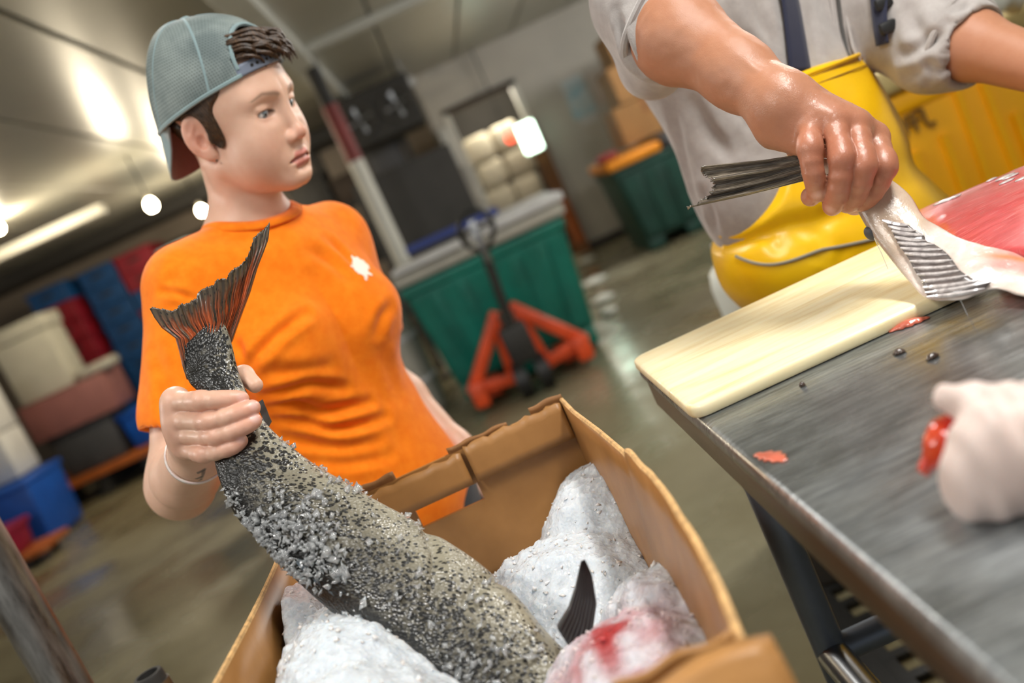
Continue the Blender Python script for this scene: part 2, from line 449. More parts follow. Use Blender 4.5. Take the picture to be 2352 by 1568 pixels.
for s in (-1, 1):
    # sloping shoulder frame from mast to fork: a triangular frame of bars
    A = Vector((jx + s * 0.06, jy + 0.14, 0.50)); B = Vector((jx + s * 0.36, jy + 0.10, 0.16)); C = Vector((jx + s * 0.10, jy + 0.10, 0.12))
    def bar(P, Q, w, name, mat=K['orange_paint']):
        d = (Q - P); L = d.length; R = d.to_track_quat('X', 'Z').to_matrix()
        m = MB(); V, F = [], []
        mm = MB().box((-L / 2 - w * .4, -0.035, -w / 2), (L / 2 + w * .4, 0.035, w / 2), 0.008)
        m.add([(P + Q) / 2 + R @ Vector(v_) for v_ in mm.v], mm.f)
        return m.build(name, mat, J, True)
    bar(A, B, 0.075, 'shoulder_bar'); bar(B, C, 0.07, 'toe_bar'); bar(A, C, 0.06, 'mast_bar')
    MB().box((jx + s * 0.28 - 0.08, jy + 0.12, 0.06), (jx + s * 0.28 + 0.08, jy + 1.3, 0.115), 0.02).build('fork', K['orange_paint'], J, True)
    MB().box((jx + s * 0.34 - 0.05, jy + 0.02, 0.04), (jx + s * 0.34 + 0.05, jy + 0.16, 0.20), 0.025).build('fork_heel', K['orange_paint'], J, True)

# --- dark corner behind the column
tag(MB().box((-0.66, 7.9, 0.0), (0.20, 7.96, 1.66), 0.01).build('panel', K['dark2']), 'tall charcoal grey panel standing behind the white column', 'panel')
sh = thing('shelf_rack', 'dark loaded shelf rack in the far corner beside the column', 'shelf rack', (-1.0, 10.5, 0))
for x in (-2.0, -1.1, -0.15):
    for y in (10.2, 10.9): MB().box((x - .03, y - .03, 0), (x + .03, y + .03, 2.35)).build('post', K['dark'], sh)
for z in (0.3, 0.95, 1.6, 2.3):
    MB().box((-2.05, 10.15, z), (-0.1, 10.95, z + 0.04)).build('shelf', K['dark'], sh)
rs = random.Random(3)
cols_ = ['dark2', 'dkgreen', 'dkwood', 'dark', 'dtub', 'card']
nm = {'dark2': 'charcoal', 'dkgreen': 'dark green', 'dkwood': 'dark brown', 'dark': 'black', 'dtub': 'dark grey', 'card': 'tan'}
for zi, z in enumerate((0.34, 0.99, 1.64)):
    for xi, x in enumerate((-1.85, -1.3, -0.85, -0.4)):
        k = cols_[(xi * 2 + zi * 5) % 6]
        w, hh = rs.uniform(.17, .2), rs.uniform(.28, .5)
        tb = MB().box((x - w, 10.22, z), (x + w, 10.8, z + hh), 0.02).box((x - w - .015, 10.2, z + hh - .06), (x + w + .015, 10.82, z + hh), .01).build('storage_bin', K[k], None, True)
        tag(tb, nm[k] + ' bin on the ' + ['lowest', 'middle', 'upper'][zi] + ' board of the dark rack, ' + ['leftmost', 'second from left', 'third from left', 'rightmost'][xi], 'bin', 'bins on the dark rack')
ev = thing('refrigeration_unit', 'dark ceiling-hung refrigeration unit with round fans beyond the column', 'cooling unit', (-0.30, 9.6, 2.0))
MB().box((-0.62, 9.3, 2.0), (0.14, 9.9, 2.5), 0.02).build('casing', K['dark'], ev)
for x in (-0.43, -0.05):
    fr = MB(); fr.tube([(x + 0.15 * math.cos(k * .4), 9.28, 2.25 + 0.15 * math.sin(k * .4)) for k in range(16)], 0.012, 6, True); fr.build('fan_ring', K['dark2'], ev, True)
    fb = MB()
    for k in range(4):
        a_ = k * math.pi / 2; fb.prism([(x, 9.30, 2.25), (x + .13 * math.cos(a_), 9.29, 2.25 + .13 * math.sin(a_)), (x + .13 * math.cos(a_ + .7), 9.31, 2.25 + .13 * math.sin(a_ + .7))], (0, 0.006, 0))
    fb.build('fan_blade', K['steel'], ev)
for x in (-0.6, 0.12): MB().cyl((x, 9.6, 2.5), (x, 9.6, CEIL), 0.012).build('hanger', K['steel'], ev)
tag(MB().box((0.215, WY - 0.10, 1.52), (0.34, WY, 2.0), 0.015).build('switch_box', K['white_paint'], None, True), 'narrow white box fixed to the wall left of the doorway', 'switch box')
p = at(940, 190, 10.9)
em = thing('wall_lamp', 'small pale round lamp at the top of the wall corner', 'lamp', (p[0], 10.9, p[2]))
MB().lathe(p, [(0.01, -0.07), (0.06, -0.05), (0.075, 0), (0.06, 0.05), (0.02, 0.07)], 14).build('globe', K['lidw'], em, True)
MB().cyl(p + [0, 0, .06], (p[0], 10.9, CEIL), 0.012).build('stem', K['steel'], em, True)

# --- doorway contents: white sacks on a pallet
for r_ in range(5):
    for c_ in range(2):
        x0 = 0.44 + c_ * 0.36 + (0.03 if r_ % 2 else 0); z0 = 0.13 + r_ * 0.335
        s = MB().box((x0, WY + 0.5, z0), (x0 + 0.35, WY + 1.25, z0 + 0.33), 0.07, 4).build('white_sack', K['cream'], None, True)
        tag(s, 'plump white sack in the doorway stack, ' + ['bottom', 'second', 'third', 'fourth', 'top'][r_] + ' row ' + ['left', 'right'][c_], 'sack', 'white sacks stacked in the doorway')
pl = thing('pallet', 'wooden pallet under the white sacks in the doorway', 'pallet', (0.8, WY + 0.9, 0))
for k in range(6): MB().box((0.42, WY + 0.45 + k * 0.15, 0.10), (1.2, WY + 0.56 + k * 0.15, 0.125)).build('slat', K['brown'], pl)
for k in range(3): MB().box((0.42 + k * 0.35, WY + 0.45, 0.0), (0.50 + k * 0.35, WY + 1.3, 0.10)).build('runner', K['brown'], pl)
dd = thing('door_leaf', 'narrow brown wooden door leaf standing open at the doorway edge', 'door', (1.22, WY - .2, 0))
MB().box((1.13, WY - 0.10, 0.02), (1.30, WY - 0.06, 1.45), 0.008).build('leaf', K['brown'], dd)
MB().box((1.15, WY - 0.115, 0.15), (1.28, WY - 0.10, 0.7), 0.006).build('lower_panel', K['orwood'], dd)
p = at(1215, 315, WY - .15)
wl = thing('wall_light', 'glowing pale green-white rectangular light beside the doorway', 'light', (p[0], WY - .12, p[2]))
MB().box((p[0] - 0.105, WY - 0.20, p[2] - 0.17), (p[0] + 0.105, WY - 0.16, p[2] + 0.17), 0.03, 3).build('diffuser', K['lamp_on'], wl, True)
MB().box((p[0] - 0.12, WY - 0.16, p[2] - 0.19), (p[0] + 0.12, WY, p[2] + 0.19), 0.02).build('backplate', K['white_paint'], wl, True)
p = at(1172, 318, WY - .2)
il = thing('indicator_lamp', 'small red indicator lamp glowing in front of the white sacks', 'lamp', tuple(p))
MB().lathe(p, [(0.01, -0.05), (0.045, -0.03), (0.05, 0), (0.045, 0.03), (0.01, 0.05)], 14).build('lens', K['redlamp'], il, True)
MB().cyl(p + [0, 0, .05], (p[0], p[1], CEIL), 0.008, n=8).build('cord', K['black'], il, True)
tag(MB().box((0.70, WY + 0.48, 1.45), (1.1, WY + 0.50, 1.60)).build('dark_strip', K['dark']), 'dark strip hanging in the doorway above the sacks', 'strip') if False else None

# --- posters, cartons, second tote
for i, (x0, z0, x1, z1, k, lb) in enumerate([(1.74, 1.45, 2.02, 1.92, 'poster_a', 'pale blue poster pinned on the wall right of the doorway'), (2.05, 1.5, 2.36, 1.88, 'poster_b', 'beige printed notice on the wall beside the pale blue poster'), (1.80, 1.36, 2.0, 1.44, 'lidw', 'small white paper pinned under the pale blue poster')]):
    tag(MB().box((x0, WY - 0.012, z0), (x1, WY - 0.001, z1)).build('poster', K[k]), lb, 'poster', 'papers on the wall')
tote('insulated_tote', 'dark green tote with an orange lid against the wall left of the butcher', 1.50, 2.55, 8.9, 10.0, 0.0, 0.84, K['dkgreen'], nr=5)
tag(MB().box((1.46, 8.86, 0.845), (2.0, 10.0, 0.94), 0.025).build('tote_lid', K['orange_lid'], None, True), 'orange lid half on the dark green tote', 'lid')
tag(MB().box((2.02, 8.86, 0.845), (2.6, 10.0, 0.98), 0.03).build('tote_lid', K['dtub'], None, True), 'grey-green lid next to the orange lid on the dark green tote', 'lid')
for i, (x0, z0, w, h, lb) in enumerate([(1.78, 0.945, .62, .38, 'lowest of the stacked brown cartons on the tote lids'), (1.88, 1.33, .58, .36, 'middle brown carton of the stack on the tote'), (1.98, 1.69, .60, .30, 'topmost brown carton of the stack by the wall')]):
    cb = thing('carton', lb, 'carton', (x0 + w / 2, 9.5, z0 + (.04 if i == 0 else 0)), 'brown cartons on the dark green tote')
    zz = z0 + .04
    MB().box((x0, 9.25, zz), (x0 + w, 9.85, zz + h - .004), 0.006).build('body', K['card'], cb)
    MB().box((x0 + w / 2 - .03, 9.245, zz + h * .6), (x0 + w / 2 + .03, 9.86, zz + h - .001)).build('tape', K['brown'], cb)
tag(MB().box((1.42, 8.95, 0.945), (1.62, 9.2, 1.02), 0.03, 3).build('glove_bundle', K['red_paint'], None, True), 'dark red bundle at the corner of the orange lid', 'bundle')

# --- amber tote behind the butcher at right, with handwriting
AT = tote('insulated_tote', 'bright amber ribbed tote with handwritten letters behind the butcher', 1.36, 2.66, 3.0, 4.1, 0.0, 0.965, K['yellow_tote'], nr=1, ribs=False, flare=0.03)
def ribline(p0, p1, w=0.012):
    P = at(*p0, 3.0); Q = at(*p1, 3.0)
    poly = [(P[0] - w, 3.02, P[2]), (P[0] + w, 3.02, P[2]), (Q[0] + w, 3.03, Q[2]), (Q[0] - w, 3.03, Q[2])]
    MB().prism(poly, (0, -0.034, 0)).build('rib', K['yellow_tote'], AT)
for (a0, b0) in [((2190, 195), (2290, 460)), ((2255, 190), (2345, 410)), ((2165, 310), (2240, 500)), ((2100, 350), (2165, 540)), ((2330, 260), (2400, 440))]:
    ribline(a0, b0)
K['marker'] = pm('marker_ink', '#7d5a22', 0.6, var=0.2)
def stroke(name, pts):
    m = MB().tube([tuple(at(x, y, 2.985)) for x, y in pts], 0.0062, 6); m.build(name, K['marker'], AT, True)
sc = 160 / 1568.0
def L(*pts): return [(2040 + x * sc, 160 + y * sc) for x, y in pts]
stroke('letter_stroke', L((340, 1090), (390, 1250), (450, 1490))); stroke('letter_stroke', L((340, 1100), (460, 1040))); stroke('letter_stroke', L((400, 1260), (560, 1190)))
stroke('letter_stroke', L((500, 1020), (570, 1180), (680, 1380))); stroke('letter_stroke', L((500, 1020), (620, 930), (740, 880))); stroke('letter_stroke', L((570, 1160), (720, 1090)))
stroke('letter_stroke', L((750, 880), (800, 1020), (850, 1150), (910, 1220), (980, 1220), (1070, 1170)))
tag(MB().box((1.30, 2.95, 0.97), (2.7, 4.15, 1.06), 0.03, 3).build('tote_lid', pm('lid_beige', '#c9b47a', 0.5, var=0.06), None, True), 'beige lid on the bright amber tote', 'lid')
tag(MB().box((1.95, 3.1, 1.065), (2.5, 3.7, 1.35), 0.02).build('carton', K['card']), 'brown carton on the beige lid of the amber tote', 'carton')
p = at(2330, 55, 2.75)
sb = MB(); 
bmv = bmesh.new(); bmesh.ops.create_icosphere(bmv, subdivisions=3, radius=1)
V_, F_ = bm_out(bmv); rs = random.Random(4)
V_ = [(p[0] + v.x * .10 * (1 + .25 * math.sin(7 * v.y + 3 * v.z)), p[1] + v.y * .08, 1.065 + .07 + v.z * .07 * (1 + .2 * math.sin(9 * v.x))) for v in V_]
tag(mk('plastic_bag', V_, F_, K['jug'], None, True), 'crumpled white plastic bag on the amber tote lid above the bare forearm', 'plastic bag')

# --- left background: crate stacks
def crate(x, y, z, w, h, d, k, label, proto={}):
    T = thing('crate', label, 'crate', (x, y, z), 'stacked fish crates at the far wall')
    key = (k, w, h, d)
    if key not in proto:
        b = MB().box((x - w / 2 + .015, y - d / 2, z), (x + w / 2 - .015, y + d / 2, z + h - .03), 0.01).build('body', K[k], T)
        r = MB().box((x - w / 2, y - d / 2 - .015, z + h - .04), (x + w / 2, y + d / 2 + .015, z + h - .004), 0.006).build('rim', K[k], T)
        g = MB().box((x - .07, y - d / 2 - .006, z + h * .45), (x + .07, y - d / 2 + .01, z + h * .62), 0.01).build('hand_hole', K['dark'], T)
        proto[key] = (b, r, g)
    else:
        for o in proto[key]:
            c = o.copy(); col.objects.link(c); c.parent = T
    return T
ordn = ['lowest', 'second', 'third', 'fourth', 'fifth', 'sixth', 'seventh', 'eighth', 'ninth', 'tenth', 'topmost']
stacks = [(-5.02, 'bbbbbbbrb', 'leftmost stack'), (-4.54, 'bbbbbrrrrb', 'second stack from left'), (-4.02, 'bbbbbbbbbb', 'third stack from left'), (-3.56, 'bbbbbrrbrr', 'stack nearest the orange shirt')]
for si, (x, s, nmz) in enumerate(stacks):
    for i, ch in enumerate(s):
        crate(x, 11.6 - (0.25 if si == 1 else 0), i * 0.222, 0.46, 0.222, 0.6, 'crate_b' if ch == 'b' else 'crate_r',
              ('blue' if ch == 'b' else 'dark red') + ' fish crate, ' + (ordn[i] if i < len(s) - 1 else 'topmost') + ' of the ' + nmz)
for i in range(3):
    tag(MB().box((-3.30, 11.3, 0.9 + i * .4), (-2.9, 11.8, 1.29 + i * .4), 0.02).build('foam_box', pm('pale_foam_%d' % i, '#bcd3e0', .6), None, True), ['lower', 'middle', 'upper'][i] + ' pale bluish foam box beside the crates behind the sleeve', 'box', 'pale foam boxes')
tag(MB().box((-3.30, 11.25, 0), (-2.85, 11.85, 0.895), 0.02).build('cabinet', K['dkwood']), 'dark low cupboard under the pale bluish foam boxes', 'cupboard')
wp = MB().box((-3.76, 12.52, 2.08), (-2.4, 12.6, 2.22), 0.01).build('wall_plank', K['dkwood']); tag(wp, 'dark plank fixed high on the far wall behind the shoulder', 'plank')
tag(MB().box((-3.3, 12.5, 1.85), (-2.3, 12.6, 2.0), 0.01).build('wall_plank', K['brown']), 'ochre board on the far wall below the dark plank', 'plank')
# platform with tubs
pf = thing('platform', 'low orange-brown plank platform in front of the crates', 'platform', (-4.4, 9.9, 0))
for k in range(5): MB().box((-5.1, 9.5 + k * .2, 0.20), (-3.45, 9.68 + k * .2, 0.28), 0.008).build('plank', K['orwood'], pf)
for x in (-5.0, -4.3, -3.6): MB().box((x - .06, 9.55, 0), (x + .06, 10.45, 0.20)).build('runner', K['dark'], pf)
def tub(name, label, x0, x1, y0, y1, z0, z1, mat):
    T = thing(name, label, 'tub', ((x0 + x1) / 2, (y0 + y1) / 2, z0))
    MB().box((x0 + .03, y0 + .03, z0), (x1 - .03, y1 - .03, z1 - .02), 0.03, 2, ((x1 - x0) / (x1 - x0 - .06), 1.04)).build('body', mat, T, True)
    MB().box((x0 - .01, y0 - .01, z1 - .05), (x1 + .01, y1 + .01, z1), 0.015).build('rim', mat, T, True)
    return T
tub('tub', 'dark grey tub on the orange-brown platform', -4.62, -3.95, 9.55, 10.1, 0.283, 0.74, K['dtub'])
tag(MB().box((-4.70, 9.5, 0.745), (-3.82, 10.1, 1.13), 0.012).build('fish_tub', K['pink'], None, True), 'dusty pink box set on the dark grey tub', 'box')
fb = thing('foam_chest', 'tall off-white foam chest standing on the dusty pink box', 'foam chest', (-4.4, 9.8, 1.135))
MB().box((-4.68, 9.6, 1.135), (-4.12, 10.05, 1.75), 0.02).build('chest_body', K['foam'], fb, True)
MB().box((-4.70, 9.58, 1.755), (-4.10, 10.07, 1.9), 0.02).build('chest_lid', K['foam'], fb, True)
tag(MB().box((-4.07, 9.6, 1.135), (-3.72, 9.95, 1.24), 0.04, 3).build('folded_cloth', K['lid'], None, True), 'grey folded cloth beside the foam chest', 'cloth')
tub('tub', 'bright blue tub on the platform near the orange sleeve', -3.92, -3.46, 9.6, 10.3, 0.283, 0.66, K['blue'])
tag(MB().box((-5.2, 9.35, 0), (-5.1, 9.45, 1.9), 0.01).build('wood_post', K['brown']), 'upright tan timber left of the foam chest', 'post')
for i in range(2):
    tag(MB().box((-4.95, 8.3, 0.62 + i * .42), (-4.36, 8.75, 1.03 + i * .42), 0.015).build('foam_box', K['lidw'], None, True), ['lower', 'upper'][i] + ' white box at the left picture edge', 'box', 'white boxes at the left edge')
tub('tub', 'blue tub under the white boxes at the left edge', -4.95, -4.2, 8.0, 8.75, 0.02, 0.60, K['blue'])
dl = thing('dolly', 'low wooden dolly carrying the magenta tub', 'dolly', (-4.4, 7.7, 0))
for k in range(3): MB().box((-4.9, 7.35 + k * .17, 0.08), (-3.98, 7.51 + k * .17, 0.12), 0.005).build('plank', K['orwood'], dl)
for x in (-4.75, -4.1):
    for y in (7.4, 7.75): MB().cyl((x - .02, y, .04), (x + .02, y, .04), .04, n=12).build('caster', K['black'], dl, True)
tub('tub', 'magenta tub standing on the wooden dolly', -4.8, -4.2, 7.38, 7.8, 0.122, 0.36, K['magenta'])
# scraps of plastic on the wet floor
for i, (x, y, s) in enumerate([(1365, 650, .10), (1385, 690, .08), (1350, 600, .07), (1400, 720, .05)]):
    p = atz(x, y, 0.0); m = MB(); bmv = bmesh.new(); bmesh.ops.create_icosphere(bmv, subdivisions=2, radius=1)
    V_, F_ = bm_out(bmv)
    V_ = [(p[0] + v.x * s * 1.4, p[1] + v.y * s * 1.6, max(0.001, 0.02 + v.z * .025 * (1 + .4 * math.sin(5 * v.x + i)))) for v in V_]
    tag(mk('plastic_scrap', V_, F_, K['jug'], None, True), ['largest crumpled clear plastic scrap', 'second crumpled plastic scrap', 'farthest crumpled plastic scrap', 'smallest crumpled plastic scrap'][i] + ' on the wet floor right of the teal tote', 'plastic scrap', 'plastic scraps on the floor')
# ------------------------------------------------------------------ implicit surfaces -> one continuous mesh
def A3(*a): return np.array(a, dtype=np.float64)
def nrm(v): v = np.asarray(v, float); return v / np.linalg.norm(v)
def smin(a, b, k):
    h = np.maximum(k - np.abs(a - b), 0) / k
    return np.minimum(a, b) - h * h * k * 0.25
def smax(a, b, k): return -smin(-a, -b, k)
def cone(p, a, b, ra, rb):
    a = np.asarray(a, float); b = np.asarray(b, float); ba = b - a; q = p - a
    h = np.clip((q @ ba) / (ba @ ba), 0, 1)
    return np.linalg.norm(q - h[:, None] * ba, axis=1) - (ra + (rb - ra) * h)
def ell(p, c, r, R=None):
    q = p - np.asarray(c, float)
    if R is not None: q = q @ R          # columns of R are the axes
    r = np.asarray(r, float); k0 = np.linalg.norm(q / r, axis=1); k1 = np.linalg.norm(q / (r * r), axis=1)
    return k0 * (k0 - 1) / np.maximum(k1, 1e-9)
def sph(p, c, r): return np.linalg.norm(p - np.asarray(c, float), axis=1) - r
def chain(p, pts, rad, k=0.004, d=None):
    for i in range(len(pts) - 1):
        e = cone(p, pts[i], pts[i + 1], rad[i], rad[i + 1])
        d = e if d is None else smin(d, e, k)
    return d
def rbox(p, c, h, r, R=None):
    q = p - np.asarray(c, float)
    if R is not None: q = q @ R
    q = np.abs(q) - (np.asarray(h, float) - r)
    return np.linalg.norm(np.maximum(q, 0), axis=1) + np.minimum(q.max(1), 0) - r
def frame(z, x=None):
    """3x3 with columns x,y,z; z given, x approximately given"""
    z = nrm(z); x = np.array([1.0, 0, 0]) if x is None else np.asarray(x, float)
    x = nrm(x - z * (x @ z)); return np.stack([x, np.cross(z, x), z], 1)

_rng = np.random.RandomState(11)
_lat = _rng.rand(32, 32, 32)
def vnoise(p, s):
    q = p * s; i = np.floor(q).astype(int); f = q - i; f = f * f * (3 - 2 * f); i &= 31; j = (i + 1) & 31
    def g(a, b, c): return _lat[a, b, c]
    x0, y0, z0 = i.T; x1, y1, z1 = j.T; fx, fy, fz = f.T
    c00 = g(x0, y0, z0) * (1 - fx) + g(x1, y0, z0) * fx; c10 = g(x0, y1, z0) * (1 - fx) + g(x1, y1, z0) * fx
    c01 = g(x0, y0, z1) * (1 - fx) + g(x1, y0, z1) * fx; c11 = g(x0, y1, z1) * (1 - fx) + g(x1, y1, z1) * fx
    return (c00 * (1 - fy) + c10 * fy) * (1 - fz) + (c01 * (1 - fy) + c11 * fy) * fz - 0.5

def polygonize(sdf, lo, hi, h, fac=1.5):
    lo = np.asarray(lo, float); hi = np.asarray(hi, float)
    lev = 5; S = h * 2 ** lev
    n = np.maximum(np.ceil((hi - lo) / S).astype(int), 1)
    cells = np.stack(np.meshgrid(*[np.arange(k) for k in n], indexing='ij'), -1).reshape(-1, 3)
    size = S
    while True:
        d = sdf(lo + (cells + 0.5) * size)
        cells = cells[np.abs(d) < size * 0.87 * fac + 0.002]
        if size <= h * 1.01: break
        off = np.array([[a, b, c] for a in (0, 1) for b in (0, 1) for c in (0, 1)])
        cells = (cells[:, None] * 2 + off).reshape(-1, 3); size /= 2
    N = n * 2 ** lev + 2
    key = lambda c: (c[:, 0] * N[1] + c[:, 1]) * N[2] + c[:, 2]
    off = np.array([[a, b, c] for a in (0, 1) for b in (0, 1) for c in (0, 1)])
    ck = np.stack([key(cells + o) for o in off], 1)
    uk, inv = np.unique(ck, return_inverse=True); inv = inv.reshape(ck.shape)
    ui = np.stack([uk // (N[1] * N[2]), (uk // N[2]) % N[1], uk % N[2]], 1)
    val = sdf(lo + ui * h)
    cv = val[inv]; s = cv < 0
    act = s.any(1) & ~s.all(1)
    cells = cells[act]; cv = cv[act]; s = s[act]
    acc = np.zeros((len(cells), 3)); cnt = np.zeros(len(cells))
    for i in range(8):
        for ax, bit in ((0, 4), (1, 2), (2, 1)):
            if i & bit: continue
            j = i | bit; m = s[:, i] != s[:, j]
            t = cv[m, i] / (cv[m, i] - cv[m, j])
            P = off[i] + np.zeros((m.sum(), 3)); P[:, ax] += t
            acc[m] += P; cnt[m] += 1
    V = lo + (cells + acc / cnt[:, None]) * h
    k = key(cells); order = np.argsort(k); ks = k[order]
    def find(c):
        q = key(c); i = np.clip(np.searchsorted(ks, q), 0, len(ks) - 1); ok = ks[i] == q
        return order[i], ok
    Fs = []
    for ax, j in ((0, 4), (1, 2), (2, 1)):
        m = s[:, 0] != s[:, j]; c = cells[m]; neg = s[m, 0]
        b, g = [(1, 2), (2, 0), (0, 1)][ax]
        eb = np.zeros(3, int); eb[b] = 1; eg = np.zeros(3, int); eg[g] = 1
        i0 = np.nonzero(m)[0]; i1, o1 = find(c - eb); i2, o2 = find(c - eb - eg); i3, o3 = find(c - eg)
        ok = o1 & o2 & o3; q = np.stack([i0, i1, i2, i3], 1)
        q[~neg] = q[~neg][:, ::-1]; Fs.append(q[ok])
    F = np.concatenate(Fs)
    # settle the vertices on the surface
    for _ in range(1):
        d = sdf(V); e = h * 0.25
        g = np.stack([sdf(V + o) - sdf(V - o) for o in np.eye(3) * e], 1) / (2 * e)
        V = V - np.clip(d, -h, h)[:, None] * g / np.maximum((g * g).sum(1), 0.25)[:, None] * 0.8
    return V, F

def march(sdf, x, y, t0=0.3, t1=3.0):
    """where the sight line of a photo pixel meets an implicit surface"""
    d = ray(x, y); d = d / np.linalg.norm(d); t = t0
    for _ in range(120):
        v = sdf((CAM + d * t)[None])[0]
        if v < 0.0004: return CAM + d * t
        t += max(v * 0.7, 0.0004)
        if t > t1: break
    return None

def catmull(pts, n):
    P = np.asarray(pts, float); m = len(P); out = []
    T = np.linspace(0, m - 1, n)
    for t in T:
        i = min(int(t), m - 2); f = t - i
        p0 = P[max(i - 1, 0)]; p1 = P[i]; p2 = P[i + 1]; p3 = P[min(i + 2, m - 1)]
        out.append(0.5 * (2 * p1 + (p2 - p0) * f + (2 * p0 - 5 * p1 + 4 * p2 - p3) * f * f + (3 * p1 - p0 - 3 * p2 + p3) * f ** 3))
    return np.array(out)
def resample(pts, n):
    P = np.asarray(pts, float); L = np.r_[0, np.cumsum(np.linalg.norm(np.diff(P, axis=0), axis=1))]
    t = np.linspace(0, L[-1], n); return np.stack([np.interp(t, L, P[:, k]) for k in range(P.shape[1])], 1)

def gridfaces(n, m, wrap=False):
    i, j = np.meshgrid(np.arange(n - 1), np.arange(m if wrap else m - 1), indexing='ij'); i = i.ravel(); j = j.ravel(); j2 = (j + 1) % m
    return np.stack([i * m + j, i * m + j2, (i + 1) * m + j2, (i + 1) * m + j], 1)

def set_uv(o, uv):
    me = o.data; l = me.uv_layers.new(name='UVMap'); idx = np.zeros(len(me.loops), np.int32); me.loops.foreach_get('vertex_index', idx)
    l.data.foreach_set('uv', uv[idx].astype(np.float32).ravel())

def coons(B, T, Lc, R, n, m):
    """patch from four curves; B,T run along t (m), Lc,R along s (n)"""
    B = resample(B, m); T = resample(T, m); Lc = resample(Lc, n); R = resample(R, n)
    t = np.linspace(0, 1, m)[None, :, None]; s = np.linspace(0, 1, n)[:, None, None]
    return ((1 - s) * B[None] + s * T[None] + (1 - t) * Lc[:, None] + t * R[:, None]
            - ((1 - s) * (1 - t) * B[0] + (1 - s) * t * B[-1] + s * (1 - t) * T[0] + s * t * T[-1]))

def sheet(name, G, thick, mat, parent, nvec, uvs=None, colors=None):
    """close a grid of points G (n,m,3) into a thin solid; thick: scalar or (n,m)"""
    n, m, _ = G.shape; th = np.broadcast_to(thick, (n, m))[..., None] * 0.5
    nv = np.asarray(nvec, float); 
    V = np.concatenate([(G + nv * th).reshape(-1, 3), (G - nv * th).reshape(-1, 3)]); N = n * m
    f = gridfaces(n, m); F = [f, f[:, ::-1] + N]
    rim = np.concatenate([np.arange(m), np.arange(1, n) * m + m - 1, (n - 1) * m + np.arange(m - 2, -1, -1), np.arange(n - 2, 0, -1) * m])
    r2 = np.roll(rim, -1); F.append(np.stack([rim, rim + N, r2 + N, r2], 1))
    o = mk(name, V, np.concatenate(F), mat, parent, True)
    s, t = np.meshgrid(np.linspace(0, 1, n), np.linspace(0, 1, m), indexing='ij')
    uv = np.stack([t.ravel(), s.ravel()], 1); set_uv(o, np.concatenate([uv, uv]))
    return o
# ------------------------------------------------------------------ steel table and board
TZ = 0.95
t = NT('brushed_steel_top'); v = t.coords()
vs = t.coords((2.0, 26.0, 1), (0, 0, 0.25))
scr = t.noise(vs, 9, 6, 0.7); scr2 = t.noise(t.coords((3.0, 40.0, 1), (0, 0, -0.35)), 12, 5, 0.7)
film = t.ramp(t.noise(v, 5.0, 5, 0.6, 0.5), [(0.40, (0, 0, 0)), (0.60, (1, 1, 1))])
base = t.mix(t.ramp(scr, [(0.35, (0.05,) * 3), (0.68, (0.9,) * 3)]), lin('#686d70'), lin('#b9bebf'))
base = t.mix(t.math('MULTIPLY', film, 0.35), base, lin('#5a5143'))
t.set(Base_Color=base, Metallic=0.75, Roughness=t.math('SUBTRACT', t.ramp(scr2, [(0.3, (0.30,) * 3), (0.7, (0.48,) * 3)]), t.math('MULTIPLY', film, 0.20)))
t.bump(scr, 0.12, 0.001)
K['top'] = t.m
K['apron'] = pm('apron_steel', '#77695c', 0.33, metal=0.8, var=0.12, scale=10, bump=0.05)
K['leg'] = pm('leg_steel', '#6d7684', 0.42, metal=0.55, var=0.15, scale=10)
X0, X1, YB, YF = 0.135, 1.75, 1.232, 0.12
TB = thing('steel_table', 'scratched stainless steel work table with tubular legs', 'table', (0.95, 0.65, 0))
MB().box((X0, YF, TZ - 0.022), (X1, YB, TZ), 0.009, 3).build('table_top', K['top'], TB, True)
for nm_, a_, b_ in (('apron', (X0 + 0.004, YF + .005, TZ - 0.062), (X0 + 0.03, YB - .005, TZ - 0.018)), ('apron', (X0 + .03, YB - .03, TZ - 0.062), (X1 - .02, YB - .005, TZ - 0.02)), ('apron', (X0 + .03, YF + .005, TZ - 0.062), (X1 - .02, YF + .03, TZ - 0.02))):
    MB().box(a_, b_, 0.006, 2).build(nm_, K['apron'], TB, True)
for lx in (0.205, 1.65):
    for ly in (1.12, 0.24):
        lg = MB().cyl((lx, ly, 0.03), (lx, ly, TZ - 0.02), 0.021, n=18).build('leg', K['leg'], TB, True)
        MB().lathe((lx, ly, 0), [(0.024, 0), (0.026, 0.015), (0.016, 0.035)], 14).build('foot', K['black'], lg, True)
for ly in (1.12, 0.24): MB().cyl((0.205, ly, 0.53), (1.65, ly, 0.53), 0.019, n=14).build('cross_bar', K['leg'], TB, True)
MB().cyl((0.205, 0.24, 0.53), (0.205, 1.12, 0.53), 0.021, n=14).build('cross_bar', K['steel'], TB, True)

t = NT('board_polyethylene'); v = t.coords((1.2, 9, 1), (0, 0, 0.12))
f1 = t.noise(v, 5, 6, 0.65, 0.6); f2 = t.noise(t.coords(), 60, 3)
t.set(Base_Color=t.ramp(f1, [(0.25, lin('#d9bd82')), (0.5, lin('#efe0b4')), (0.75, lin('#f4eccd'))]), Roughness=0.38, Subsurface_Weight=0.15, Subsurface_Radius=(0.01, 0.007, 0.004), Coat_Weight=0.2)
t.bump(f2, 0.1, 0.0006)
K['board'] = t.m
bd = MB()
